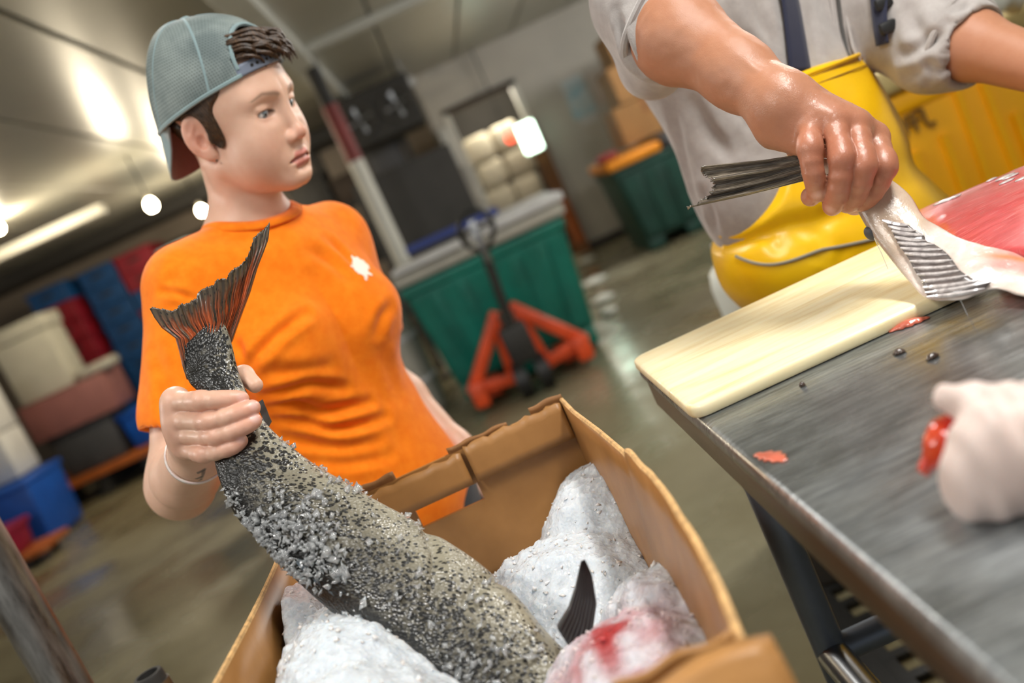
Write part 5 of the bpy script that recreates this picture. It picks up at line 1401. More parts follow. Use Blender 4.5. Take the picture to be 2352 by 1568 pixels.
# bill hanging down behind
nB, mB = 26, 30; BG = np.zeros((nB, mB, 3))
for i, s_ in enumerate(np.linspace(0, 1, nB)):
    for j, u_ in enumerate(np.linspace(-1, 1, mB)):
        az = math.pi + u_ * 0.98
        base_ = (cap_pt(az, 0.03) - HO) @ HR
        L_ = 0.072 * (1 - abs(u_) ** 3.0) ** 0.5
        drop = np.array([0.0, -0.20, -0.98]); 
        tip_ = base_ + drop * L_ + np.array([0, 0.012 * u_ * u_, 0])
        q_ = base_ + (tip_ - base_) * s_; BG[i, j] = HO + HR @ q_
sheet('bill', BG, 0.0034, K['captrim'], capE, HR @ np.array([0, -0.98, 0.2]))
sheet('underbill', BG + (HR @ np.array([0, 0.0026, 0]))[None, None], 0.001, K['capunder'], capE, HR @ np.array([0, -0.98, 0.2]))
# tuft through the opening: a bundle of swept locks
rs = np.random.RandomState(3); m = MB()
for k in range(150):
    az = rs.uniform(-0.50, 0.50); el0 = rs.uniform(0.22, 0.70); b0 = (cap_pt(az, el0, -0.006) - HO) @ HR
    out = 0.010 + 0.020 * rs.rand(); side = -0.010 - .03 * rs.rand()
    pts_ = [b0 + np.array([0.012, -0.012, 0.0]), b0 + np.array([0.004, out * .6, 0.004]), b0 + np.array([side * .5, out, 0.002 - .010 * rs.rand()]), b0 + np.array([side, out * .75, -0.012 - 0.012 * rs.rand()])]
    pc = catmull(pts_, 10); m.tube([tuple(HO + HR @ q) for q in pc], [.0014, .002, .0024, .0026, .0026, .0025, .0022, .0018, .0013, .0006], 5)
m.build('tuft', K['hair'], hairW, True)
p = hw(0.0735, 0.004, -0.047); tag(MB().lathe(p, [(0.0005, -.0022), (.0022, 0), (.0005, .0022)], 8).build('earring', K['steel'], W, True), None, None)

# T-shirt
def w_shirt(p):
    d = w_torso(p, 0.010); q = (p - TC) @ TR
    d = smin(d, ell(q, (0.004, 0.0, 0.85), (0.164, 0.126, 0.14)), 0.06)
    sd_ = nrm(RE - RS); e_ = RS + sd_ * 0.185
    sl = cone(p, RS + A3(.004, 0, .0), e_, 0.055, 0.060); d2 = smin(d, sl, 0.035)
    ld = nrm(A3(-0.212, 1.62, 1.10) - LS); le = LS + ld * 0.165
    d2 = smin(d2, cone(p, LS, le, 0.052, 0.058), 0.030)
    # sleeves and hem are cut and hollow
    d2 = smax(d2, np.where((p - e_) @ sd_ > -0.05, (p - e_) @ sd_, -1.0) if False else -(sph(p, e_ + sd_ * 0.070, 0.074)), 0.004)
    d2 = smax(d2, -(sph(p, le + ld * 0.066, 0.070)), 0.004)
    d2 = smax(d2, -cone(p, e_ - sd_ * .06, e_ + sd_ * .1, 0.046, 0.061), 0.004)
    d2 = smax(d2, -cone(p, le - ld * .06, le + ld * .1, 0.042, 0.055), 0.004)
    d2 = smax(d2, 0.775 - p[:, 2], 0.004)
    # neck opening
    ax = nrm(hw(0, -.03, -.05) - NB + A3(0.0, 0.0, 0.10)); 
    d2 = smax(d2, -cone(p, NB + A3(0.006, -0.008, 0.030), NB + ax * 0.12 + A3(0.006, -0.010, 0.03), 0.0585, 0.075), 0.006)
    return d2
v, f = polygonize(w_shirt, (-0.60, 1.20, 0.76), (-0.04, 1.76, 1.43), 0.0033)
N = vnormals(w_shirt, v)
c2_ = lambda x, y: (300 + x / 2.118, 480 + y / 2.118)
LN = [([c2_(575, 775), c2_(640, 690), c2_(740, 590), c2_(860, 505)], .0075, .0060),
      ([c2_(560, 740), c2_(530, 680), c2_(500, 640)], .007, .004),
      ([c2_(600, 800), c2_(720, 790), c2_(860, 790), c2_(980, 760)], .010, .0035),
      ([c2_(650, 910), c2_(740, 880), c2_(880, 850), c2_(1040, 870)], .0075, .0060),
      ([c2_(690, 960), c2_(800, 945), c2_(930, 985), c2_(1080, 960), c2_(1160, 940)], .0080, .0065),
      ([c2_(720, 1020), c2_(850, 1030), c2_(980, 1070), c2_(1120, 1050), c2_(1240, 1010)], .0075, .0055),
      ([c2_(770, 1110), c2_(900, 1140), c2_(1050, 1160), c2_(1200, 1140)], .0085, .0055),
      ([c2_(900, 1210), c2_(1050, 1230), c2_(1250, 1200)], .009, .0045),
      ([c2_(150, 400), c2_(230, 410), c2_(310, 440)], .005, .0035),
      ([c2_(865, 200), c2_(950, 240), c2_(1060, 330)], .010, .0035),
      ([c2_(960, 150), c2_(1030, 210), c2_(1100, 290)], .009, .0035),
      ([c2_(120, 700), c2_(160, 820), c2_(170, 980)], .010, .0035), ([c2_(230, 780), c2_(200, 900), c2_(210, 1040)], .010, .0030),
      ([c2_(240, 240), c2_(210, 330), c2_(150, 400)], .010, .0025),
      ([c2_(1180, 640), c2_(1240, 760), c2_(1300, 900)], .014, .003), ([c2_(1040, 640), c2_(1150, 780), c2_(1220, 920)], .016, .003),
      ([c2_(420, 120), c2_(560, 150), c2_(720, 130)], .012, .002), ([c2_(1270, 470), c2_(1230, 520), c2_(1200, 600)], .009, .004)]
v = polyfold(v, N, LN, w_shirt, .008, .005)
v = v + N * (0.0030 * vnoise(v, 17) + 0.0016 * vnoise(v + 9, 40))[:, None]
# chest print
t = NT('orange_cotton'); a = t.node('ShaderNodeAttribute', attribute_name='Col'); cv = t.coords()
nf = t.noise(cv, 60, 5, .7); bs = t.ramp(nf, [(0.3, lin('#f47606')), (0.7, lin('#ff8a18'))])
t.set(Base_Color=t.mix(t.node('ShaderNodeSeparateColor').outputs[0] if False else 0.0, bs, bs), Roughness=0.85, Specular_IOR_Level=0.15, Sheen_Weight=0.15)
t.bump(t.math('ADD', t.noise(cv, 1100, 2), t.math('MULTIPLY', t.noise(cv, 50, 4), 1.0)), 0.18, 0.001); K['orange'] = t.m
shirt = mk('t_shirt', v, f, K['orange'], W, True)
K['print'] = pm('white_print', '#fbe6d8', 0.7, var=0.05)
SHV = v; SHN = N
# the turtle-like white chest print as a thin raised transfer
ctr = march(w_shirt, 832, 614)
if ctr is not None:
    nn = vnormals(w_shirt, ctr[None])[0]; ux = nrm(np.cross((0, 0, 1), nn)); uy = np.cross(nn, ux)
    def off(x, y):
        s_ = 140 / 1568.0; q = march(w_shirt, 760 + x * s_, 560 + y * s_)
        return q
    blobs = [[(690, 420), (760, 480), (840, 640), (860, 720)], [(540, 330), (600, 420), (640, 520), (700, 600)], [(530, 600), (620, 590), (700, 620)], [(640, 680), (740, 740), (820, 780)], [(830, 760), (870, 840), (890, 920)], [(900, 700), (960, 760), (1000, 800)], [(840, 440), (900, 520), (930, 620)], [(720, 440), (800, 460), (860, 500)], [(620, 500), (700, 560), (780, 640)], [(700, 680), (780, 700), (860, 690)]]
    wd = [.011, .0045, .0045, .006, .0045, .0045, .0065, .006, .008, .007]
    allv = [];
    inside = lambda P: np.min([chain(P, q, [w_] * len(q), .003) for q, w_ in QL], axis=0)
    QL = []
    for b, w_ in zip(blobs, wd):
        q = [off(*xy) for xy in b]; q = [z for z in q if z is not None]
        if len(q) > 1: QL.append((q, w_ * 0.62))
    near = ((v - ctr) ** 2).sum(1) < .06 ** 2; dd = np.full(len(v), 1.0); dd[near] = inside(v[near])
    fm_ = (dd[f] < 0.0016).all(1)
    if fm_.sum():
        idx = np.unique(f[fm_]); remap = -np.ones(len(v), int); remap[idx] = np.arange(len(idx))
        mk('chest_print', v[idx] + N[idx] * 0.0009, remap[f[fm_]], K['print'], shirt, True)
# collar: runs where the neck opening meets the cloth
cp = []
c0_ = NB + A3(0.006, -0.008, 0.0); axn = nrm(hw(0, -.03, -.05) - NB + A3(0.0, 0.0, 0.10)); fr_ = frame(axn)
for k in range(64):
    a_ = 2 * math.pi * k / 64; dr = fr_[:, 0] * math.cos(a_) + fr_[:, 1] * math.sin(a_)
    ts = np.linspace(0.14, -0.06, 220); P_ = c0_[None] + dr[None] * 0.0640 + axn[None] * ts[:, None]
    d_ = w_shirt(P_); i_ = np.argmax(d_ < 0) if (d_ < 0).any() else 120
    cp.append(P_[i_])
cp = np.array(cp)
for _ in range(4): cp = (np.roll(cp, 1, 0) + cp * 2 + np.roll(cp, -1, 0)) / 4
m = MB(); CG = []
for k in range(64):
    o_ = nrm(cp[k] - (c0_ + axn * ((cp[k] - c0_) @ axn)))
    CG.append([cp[k] - o_ * .004 + axn * .004, cp[k] - o_ * .0005 + axn * .0055, cp[k] + o_ * .006 + axn * .0020, cp[k] + o_ * .013 - axn * .005])
CG = np.array(CG); CG = np.concatenate([CG, CG[:1]]).transpose(1, 0, 2)
co = mk('collar', CG.reshape(-1, 3), gridfaces(4, 65), K['orange'], shirt, True)
md = co.modifiers.new('solid', 'SOLIDIFY'); md.thickness = 0.0025; md.offset = 0
# trousers and boots
K['denim'] = cloth_mat('dark_denim', '#23262e', None, 0.85)
def w_trousers(p):
    q = (p - TC) @ TR; d = w_legs(p, 0.008)
    return smax(smax(d, p[:, 2] - 0.83, .004), 0.085 - p[:, 2], .004)
v, f = polygonize(w_trousers, (-0.55, 1.22, 0.07), (-0.05, 1.74, 0.95), 0.007); mk('trousers', v + vnormals(w_trousers, v) * (0.004 * vnoise(v, 16))[:, None], f, K['denim'], W, True)
for sx in (1, -1):
    def boot(p):
        q = (p - TC) @ TR; q = q * np.array([sx, 1, 1])
        d = cone(q, (0.092, -0.015, 0.30), (0.092, -0.018, 0.08), 0.054, 0.047); d = smin(d, ell(q, (0.094, 0.045, 0.048), (0.046, 0.125, 0.052)), 0.04)
        return smax(smax(d, -q[:, 2], 0.004), q[:, 2] - 0.30, .004)
    b0 = tl(sx * .093, .03, .15); v, f = polygonize(boot, b0 - A3(.2, .2, .17), b0 + A3(.2, .2, .17), 0.006); mk('rubber_boot', v, f, K['black'], W, True)
# wrist band
wd_ = nrm(RW - RE); wc = RW - wd_ * 0.012; fr_ = frame(wd_)
rp = []
for k in range(40):
    a_ = 2 * math.pi * k / 40; dr = fr_[:, 0] * math.cos(a_) + fr_[:, 1] * math.sin(a_)
    r_ = 0.02
    while w_arm((wc + dr * r_)[None])[0] < 0.0022 and r_ < .06: r_ += 0.0008
    rp.append(tuple(wc + dr * r_ + wd_ * 0.004 * math.cos(a_)))
m = MB(); 
V_ = []; 
for k in range(40):
    q = np.array(rp[k]); V_ += [q - wd_ * .0045, q + wd_ * .0045]
ob = mk('wristband', V_, [[2 * k, 2 * k + 1, (2 * k + 3) % 80, (2 * k + 2) % 80] for k in range(40)], pm('wristband_white', '#efeee6', .5, c2='#e7c9c6', scale=60), W, True)
md = ob.modifiers.new('solid', 'SOLIDIFY'); md.thickness = 0.0022; md.offset = 0
# ------------------------------------------------------------------ the butcher in yellow bib overalls
SKIN_M = lin('#ab775a')
MT = rot_head(35, 0, 0); MC = A3(0.515, 1.525, 0)
def ml(*q): return MC + MT @ np.array(q, float)
MRS = A3(0.362, 1.440, 1.500); MRE = at(1468, 12, 1.235); MRW = at(1800, 242, 1.030)
MLS = A3(0.690, 1.640, 1.440); MLE = at(2135, 75, 1.430); MLW = at(2470, 178, 1.210)
MF = {'little': ([at(1863, 288, 1.000), at(1860, 340, 0.972), at(1869, 402, 0.968), at(1879, 442, 0.980)], [.0125, .0115, .0108, .0100]),
      'ring': ([at(1911, 282, .992), at(1933, 364, .958), at(1925, 438, .965), at(1912, 472, .982)], [.0134, .0120, .0114, .0104]),
      'middle': ([at(1962, 289, .992), at(1983, 379, .956), at(1963, 446, .970), at(1946, 466, .988)], [.0136, .0122, .0114, .0104]),
      'index': ([at(2008, 318, 1.000), at(2031, 382, .966), at(1998, 446, .978), at(1970, 462, .994)], [.0130, .0118, .0110, .0102])}
MTH = ([at(1850, 330, 1.060), at(1925, 420, 1.060), at(1965, 462, 1.040), at(1985, 466, 1.022)], [.021, .016, .014, .012])
def m_arm(p):
    m1 = MRE + (MRW - MRE) * 0.30; m2 = MRE + (MRW - MRE) * 0.72
    d = cone(p, MRS, MRE, 0.056, 0.048)
    d = smin(d, cone(p, MRE, m1, 0.046, 0.0505), 0.03); d = smin(d, cone(p, m1, m2, 0.0505, 0.0375), 0.02); d = smin(d, cone(p, m2, MRW, 0.0375, 0.0315), 0.02)
    d = smin(d, ell(p, m1 + A3(-0.012, -0.01, -0.012), (0.04, 0.05, 0.04)), 0.03)
    pal = None
    for k, (pts, rad) in MF.items():
        e = cone(p, MRW, pts[0], 0.027, rad[0] + .004); pal = e if pal is None else smin(pal, e, 0.016)
    pal = smin(pal, cone(p, at(1782, 300, 1.035), at(1845, 322, 1.008), 0.021, 0.017), 0.016)
    pal = smin(pal, cone(p, MRW, MTH[0][0], 0.026, 0.021), 0.016)
    d = smin(d, pal, 0.018)
    # tendons and veins on the back of the hand and forearm
    up = nrm(CAM - MRW) * 0.6 + A3(0, 0, 0.6); up = nrm(up)
    for k, (pts, rad) in MF.items():
        d = smin(d, cone(p, MRW + (pts[0] - MRW) * .35 + up * 0.0205, pts[0] + up * 0.0125, 0.0022, 0.0045), 0.008)
    for a, b in (((1600, 60), (1690, 130)), ((1690, 130), (1740, 165)), ((1640, 150), (1720, 190))):
        A_ = at(*a, MRE[1] + (MRW[1] - MRE[1]) * min(1, max(0, (a[0] - 1468) / 332)) - 0.040); B_ = at(*b, MRE[1] + (MRW[1] - MRE[1]) * min(1, max(0, (b[0] - 1468) / 332)) - 0.034)
        d = smin(d, cone(p, A_, B_, 0.0022, 0.0022), 0.006)
    fs = None
    for k, (pts, rad) in MF.items():
        f = chain(p, *smooth_finger(pts, rad), 0.004)
        f = smin(f, sph(p, pts[0] + A3(0, -.002, .003), rad[0] * 1.0), 0.008)
        f = smin(f, sph(p, pts[1] + A3(0, -.001, .001), rad[1] * 1.0), 0.008)
        fs = f if fs is None else smin(fs, f, 0.0016)
    d = smin(d, smin(fs, sph(p, at(1862, 452, .992), .0105), .005), 0.0045)
    return smin(d, chain(p, *MTH, 0.006), 0.006)
def m_left(p):
    m1 = MLE + (MLW - MLE) * 0.3
    d = cone(p, MLS, MLE, 0.056, 0.047); d = smin(d, cone(p, MLE, m1, 0.045, 0.047), 0.03); d = smin(d, cone(p, m1, MLW, 0.047, 0.030), 0.02)
    dr = nrm(MLW - MLE); dn = A3(0.02, -0.35, -0.94); sd = nrm(np.cross(dr, (0, 0, 1)))
    pc = MLW + dr * 0.045
    d = smin(d, cone(p, MLW, pc, 0.030, 0.034), 0.02)
    for k in range(4):
        b = pc + dr * .035 + sd * (0.033 - .022 * k); d = smin(d, chain(p, [b, b + dr * .034 + A3(0, 0, -.006), b + dr * .045 + A3(0, 0, -.034), b + dr * .036 + A3(0, 0, -.052)], [.0125, .0115, .0108, .009], .004), .005)
    return smin(d, chain(p, [MLW + dr * .02 - sd * .025, pc - sd * .048, pc + dr * .04 - sd * .052], [.017, .013, .010], .005), .01)
def m_torso(p):
    q = (p - MC) @ MT
    d = ell(q, (0, -0.01, 1.33), (0.185, 0.118, 0.18))
    d = smin(d, ell(q, (0, 0.012, 1.08), (0.176, 0.130, 0.20)), 0.08)
    d = smin(d, cone(p, ml(0, -.02, 1.46), MRS, 0.080, 0.060), 0.06); d = smin(d, cone(p, ml(0, -.02, 1.46), MLS, 0.080, 0.060), 0.06)
    return d
MCL = MC + A3(0.14, 0.04, 0)
def m_legs(p, g=0.0):
    sh = np.clip((1.0 - p[:, 2]) / 0.25, 0, 1)[:, None]
    q = (p - (MC + sh * (MCL - MC))) @ MT; s = np.stack([np.abs(q[:, 0]), q[:, 1], q[:, 2]], 1)
    d = ell(q, (0, 0, 0.90), (0.172, 0.130, 0.15)); d = smin(d, cone(s, (0.088, 0, 0.86), (0.098, 0.01, 0.48), 0.088, 0.064), 0.05)
    return smin(d, cone(s, (0.098, 0.01, 0.48), (0.102, -0.01, 0.10), 0.064, 0.050), 0.03) - g
MHR = rot_head(30, 24, 0); MHO = ml(0, 0.06, 1.70)
def m_head(p):
    q = (p - MHO) @ MHR / 1.05; d = head_sdf(q) * 1.05
    return smin(d, cone(p, MHO + MHR @ A3(0, -.03, -.055), ml(0, -.02, 1.46), 0.058, 0.066), 0.03)

MAN = thing('person', 'butcher in grey sweatshirt and yellow bib overalls lifting a fish carcass by its tail', 'person', (MC[0], MC[1], 0.017))
parts = []
pts = np.array([MRS, MRE, MRW] + [x for k in MF.values() for x in k[0]] + MTH[0])
v, f = polygonize(m_arm, pts.min(0) - .07, pts.max(0) + .07, 0.0016)
v = v + vnormals(m_arm, v) * (0.0009 * vnoise(v, 95) + .0012 * vnoise(v + 4, 38))[:, None]
c = np.tile(np.array(SKIN_M)[None], (len(v), 1)); red = (SKIN_M[0] * .92, SKIN_M[1] * .60, SKIN_M[2] * .58)
hd = np.linalg.norm(v - (MF['ring'][0][1]), axis=1); c = blend(c, 0.55 * np.exp(-(hd / .07) ** 2), red)
for k, (pp_, rad) in MF.items():
    for j, amt, rr in ((1, .35, .010), (3, .45, .012)): c = blend(c, amt * np.exp(-((v - pp_[j]) ** 2).sum(1) / (2 * rr ** 2)), red)
    tipd = nrm(pp_[3] - pp_[2]); nail = pp_[3] + tipd * .001 + nrm(CAM - pp_[3]) * rad[3]
    q = v - nail; along = q @ tipd; perp = np.linalg.norm(q - along[:, None] * tipd, axis=1)
    c = blend(c, 0.7 * np.clip(1.6 - np.sqrt((along / .0065) ** 2 + (perp / .0062) ** 2) * 1.2, 0, 1), (0.72, 0.45, 0.38))
parts.append((v, f, c))
P_ = np.array([MLS, MLE, MLW, MLW + A3(.06, -.14, -.1)]); v, f = polygonize(m_left, P_.min(0) - .08, P_.max(0) + .08, 0.003); parts.append((v, f, np.tile(np.array(SKIN_M)[None], (len(v), 1))))
v, f = polygonize(m_head, MHO - A3(.16, .16, .27), MHO + .16, 0.0036); parts.append((v, f, head_color((v - MHO) @ MHR / 1.05, SKIN_M)))
v, f = polygonize(lambda p: smin(m_torso(p), m_legs(p), .05), (0.22, 1.24, 0.06), (0.86, 1.82, 1.62), 0.011); parts.append((v, f, np.tile(np.array(SKIN_M)[None], (len(v), 1))))
V, F, Cc = join(parts)
K['skin_m'] = skin_mat('skin_tanned_wet', 0.5, 0.9, 0.06, 0.4, 0.3)
bodyM = mk('body', V, F, K['skin_m'], MAN, True, colors=Cc)
wet = np.clip(np.exp(-((V - at(1920, 300, .98)) ** 2).sum(1) / (2 * .062 ** 2)) * 1.25, 0, 1).astype(np.float32)
bodyM.data.attributes.new('Wet', 'FLOAT', 'POINT').data.foreach_set('value', wet)
eyes(MHR * 1.0, MHO, bodyM, (0, .9, -.35), (0.12, 0.10, 0.08))
def m_hair(p):
    q = (p - MHO) @ MHR / 1.05; s = np.stack([np.abs(q[:, 0]), q[:, 1], q[:, 2]], 1)
    reg = ell(s, (0, -0.045, 0.060), (0.10, 0.105, 0.085)); reg = smin(reg, ell(s, (0.0, -0.085, -0.02), (0.09, 0.05, 0.06)), .01)
    return smax(smax((head_sdf(q) - .006) * 1.05, reg, .004), -ell(s, (.085, -.016, -.012), (.026, .022, .034)), .003)
v, f = polygonize(m_hair, MHO - .16, MHO + .18, 0.003); mk('hair', v, f, K['hair'], MAN, True)

# sweatshirt
K['grey'] = cloth_mat('heather_grey_fleece', '#aca6a2', '#968f8b', 0.92, 700, fuzz=0.35, bump=0.4)
sdm = nrm(MRW - MRE); cuff = at(1535, 72, 1.192)
def m_sweat(p):
    q = (p - MC) @ MT
    d = m_torso(p) - 0.014
    d = smin(d, cone(p, MRS + A3(.015, 0, 0), MRE + A3(.008, 0, 0), 0.074, 0.060), 0.05); d = smin(d, cone(p, MRE + A3(.006, 0, 0), cuff, 0.060, 0.061), 0.03)
    d = smin(d, ell(p, at(1500, 150, 1.27), (0.045, 0.05, 0.045)), 0.04)
    ldr = nrm(MLW - MLE); lcf = MLE + ldr * 0.065
    d = smin(d, cone(p, MLS, MLE, 0.078, 0.072), 0.05); d = smin(d, cone(p, MLE, lcf, 0.070, 0.062), 0.03)
    d = smin(d, ell(p, at(2140, 150, 1.40), (0.045, 0.045, 0.035)), 0.03)
    d = smax(d, -sph(p, cuff + sdm * 0.072, 0.0735), 0.004); d = smax(d, -cone(p, MRE, cuff + sdm * .1, 0.040, 0.056), 0.004)
    d = smax(d, -sph(p, lcf + ldr * 0.072, 0.0745), 0.004); d = smax(d, -cone(p, MLE, lcf + ldr * .1, 0.046, 0.057), 0.004)
    d = smax(d, 0.995 - p[:, 2], 0.006)
    return smax(d, -cone(p, ml(0, 0.0, 1.50), ml(0, 0.03, 1.62), 0.07, 0.09), 0.006)
v, f = polygonize(m_sweat, (0.16, 1.06, 0.96), (0.94, 1.86, 1.66), 0.0040)
N = vnormals(m_sweat, v)
c5 = lambda x, y: (1380 + x / 2.3755, y / 2.3755)
LN = [([c5(520, 560), c5(600, 700), c5(700, 860)], .009, .005), ([c5(400, 520), c5(440, 800), c5(520, 1100)], .012, .004), ([c5(480, 500), c5(520, 650), c5(620, 820)], .012, .004),
      ([c5(640, 480), c5(760, 620), c5(860, 740)], .008, .003), ([c5(110, 150), c5(160, 280), c5(300, 420)], .008, .007), ([c5(90, 60), c5(130, 220), c5(220, 400)], .007, .005),
      ([c5(700, 60), c5(760, 200), c5(880, 300)], .010, .004), ([c5(860, 20), c5(900, 160), c5(960, 300)], .010, .004), ([c5(1130, 60), c5(1160, 200), c5(1200, 340)], .010, .003),
      ([c5(1660, 420), c5(1800, 360), c5(1950, 240)], .009, .007), ([c5(1650, 300), c5(1760, 260), c5(1900, 150)], .009, .006), ([c5(1700, 60), c5(1720, 150), c5(1800, 230)], .010, .006), ([c5(1780, 440), c5(1860, 380), c5(1980, 280)], .006, .004),
      ([c5(1930, 60), c5(1990, 40), c5(2040, 90)], .006, .006), ([c5(1900, 120), c5(1960, 130), c5(1990, 220)], .006, .005), ([c5(620, 1250), c5(600, 1150), c5(560, 1050)], .009, .004)]
v = polyfold(v, N, LN, m_sweat, .008, .005)
v = v + N * (0.005 * vnoise(v, 13) + 0.0018 * vnoise(v + 9, 38))[:, None]
sweat = mk('sweatshirt', v, f, K['grey'], MAN, True)
# cuff rolls
for cc_, dd_, rr_ in ((cuff, sdm, .0625), (MLE + nrm(MLW - MLE) * .065, nrm(MLW - MLE), .0635)):
    fr_ = frame(dd_); 
    for kk_, (o_, r2_) in enumerate(((-.004, .0050),)):
        MB().tube([tuple(cc_ + dd_ * (o_ + .004 * math.sin(3 * a_ + kk_)) + (fr_[:, 0] * math.cos(a_) + fr_[:, 1] * math.sin(a_)) * (rr_ - .001 + .0015 * math.sin(5 * a_ + kk_))) for a_ in np.linspace(0, 2 * math.pi, 40, endpoint=False)], r2_, 8, True).build('rolled_cuff', K['grey'], sweat, True)
# zipper flap
zp = [march(m_sweat, x, y) for x, y in ((1850, -330), (1880, -220), (1905, -110), (1915, -60), (1925, 0), (1932, 60), (1945, 120), (1960, 150))]
zp = [z for z in zp if z is not None]
for o_, r_, mt_ in ((0.0, .0032, 'dark2'), (0.011, .0028, 'grey'), (-0.011, .0028, 'grey')):
    if len(zp) > 1: MB().tube([tuple(z + A3(o_, 0, o_ * .2)) for z in zp], r_, 6).build('zip_seam' if o_ else 'zipper', K[mt_], sweat, True)

# yellow bib overalls
t = NT('yellow_pvc'); cv = t.coords(); nf = t.noise(cv, 7, 4)
t.set(Base_Color=t.ramp(nf, [(0.3, lin('#eab200')), (0.7, lin('#f6c814'))]), Roughness=0.34, Specular_IOR_Level=0.5, Coat_Weight=0.15, Coat_Roughness=0.25)
t.bump(t.math('ADD', t.noise(cv, 40, 4), t.math('MULTIPLY', t.noise(cv, 300, 2), .15)), 0.12, 0.003); K['yellow'] = t.m
Ft = MT[:, 1]
def plane_of(a, b, fwd):
    n = nrm(np.cross(b - a, fwd)); return n, n @ a
pTL = march(m_sweat, 1815, 176); pTR = march(m_sweat, 2040, 92); pL = march(m_sweat, 1697, 540)
print('bib', pTL, pTR, pL)
if pTR is None: pTR = A3(0.70, 1.45, 1.19)
nT, cT = plane_of(pTL, pTR, Ft)
if nT[2] < 0: nT, cT = -nT, -cT
nL, cL = plane_of(pTL, pL, Ft)
if nL[0] > 0: nL, cL = -nL, -cL
WAIST = A3(0.47, 1.40, 0.955)
def m_bib(p):
    q = (p - MC) @ MT
    base = np.minimum(m_torso(p) - 0.024, 9)
    base = smin(base, ell(q, (-0.060, 0.095, 1.040), (0.080, 0.055, 0.075)), 0.03)
    base = smin(base, ell(q, (0.03, 0.085, 1.03), (0.13, 0.070, 0.075)), 0.03)
    # cinched by the string
    zw = 0.965 - 0.035 * (-q[:, 0]) / 0.15
    base = base + 0.014 * np.exp(-((p[:, 2] - zw) / 0.022) ** 2)
    low = m_legs(p, 0.026)
    low = smin(low, ell(q, (0.0, 0.02, 0.95), (0.198, 0.150, 0.12)), .05)
    front = smax(smax(base, (p @ nT) - cT, 0.004), (p @ nL) - cL, 0.004)
    front = smax(front, -0.03 - q[:, 1], 0.004)
    low = smax(low, p[:, 2] - (1.035 - 0.5 * np.clip(q[:, 0] - 0.12, 0, .2)), 0.01)
    d = smin(front, low, 0.02)
    return smax(d, 0.09 - p[:, 2], .004)
v, f = polygonize(m_bib, (0.22, 1.20, 0.08), (0.90, 1.84, 1.30), 0.0042)
N = vnormals(m_bib, v)
LN = [([c5(760, 1330), c5(860, 1280), c5(960, 1260)], .009, .004), ([c5(900, 1290), c5(960, 1360), c5(1000, 1330)], .008, .004), ([c5(1060, 1230), c5(1180, 1290), c5(1190, 1390)], .010, .005), ([c5(1180, 1250), c5(1240, 1190), c5(1300, 1160)], .010, .004),
      ([c5(1000, 560), c5(980, 640), c5(930, 720)], .012, .003), ([c5(1540, 300), c5(1560, 420), c5(1550, 560)], .012, .004), ([c5(760, 1000), c5(900, 1040), c5(1050, 1040)], .018, .003), ([c5(1190, 1400), c5(1230, 1450), c5(1200, 1500)], .008, .004), ([c5(1330, 1350), c5(1300, 1420), c5(1320, 1480)], .008, .004)]
LN = [(a, b, c * .28) for a, b, c in LN]; v = polyfold(v, N, LN, m_bib, .008, .004)
v = v + N * (0.004 * vnoise(v, 11) + .0012 * vnoise(v + 3, 34))[:, None]
bib = mk('bib_overalls', v, f, K['yellow'], MAN, True)
# hems and stitching of the bib top
def on(sd, x, y, g=0.001):
    q = march(sd, x, y); return None if q is None else q + nrm(CAM - q) * g
for offs, r_, m_ in ((0, .0034, 'yellow'), (9, .0009, 'brown'), (30, .0009, 'brown')):
    ln = [on(m_bib, 1818 + (2046 - 1818) * s_, 182 + (95 - 182) * s_ + offs + 3) for s_ in np.linspace(0.01, 0.97, 24)]
    ln = [tuple(z) for z in ln if z is not None]
    if len(ln) > 3: MB().tube(ln, r_, 6).build('hem' if offs == 0 else 'stitching', K[m_], bib, True)
# string round the waist
ln = []
for s_ in np.linspace(0, 1, 30):
    q = on(m_bib, 1690 + 320 * s_, 588 + 22 * math.sin(math.pi * min(1, s_ * 1.6)) * (1 - s_) * 1.4 - 40 * s_ * s_, .002)
    if q is not None: ln.append(tuple(q))
K['string'] = cloth_mat('grey_cord', '#8b8474', None, 0.8)
if len(ln) > 3: MB().tube(ln, 0.0024, 8).build('waist_string', K['string'], bib, True)
# suspenders
K['navy'] = cloth_mat('navy_webbing', '#23263a', None, 0.8, 1200)
def strap(pxs, w, name, mat):
    Q = [march(m_sweat, x, y) for x, y in pxs]; Q = [q for q in Q if q is not None]
    if len(Q) < 2: return
    Q = catmull(Q, 20); T = np.gradient(Q, axis=0); G = np.zeros((20, 5, 3))
    for i in range(20):
        n_ = vnormals(m_sweat, Q[i][None])[0]; sd_ = nrm(np.cross(T[i], n_))
        for j, s_ in enumerate(np.linspace(-1, 1, 5)): G[i, j] = Q[i] + sd_ * s_ * w / 2 + n_ * 0.008
    sheet(name, G, 0.003, mat, bib, nrm(CAM - Q[10]))
strap([(1690, -420), (1725, -320), (1760, -200), (1785, -80), (1805, 0), (1818, 80), (1832, 170)], 0.036, 'suspender', K['navy'])
strap([(1930, -330), (1970, -240), (2000, -140), (2014, -60), (2024, 0), (2030, 60), (2036, 100)], 0.026, 'suspender', K['navy'])
bq = march(m_sweat, 2026, 45)
if bq is not None:
    for dy in (0, 1):
        b0 = march(m_sweat, 2022 + 10 * dy, 10 + 55 * dy)
        if b0 is not None: MB().box(b0 + A3(-.013, -.016, -.009), b0 + A3(.013, -.005, .009), .004).build('buckle', K['black'], bib, True)
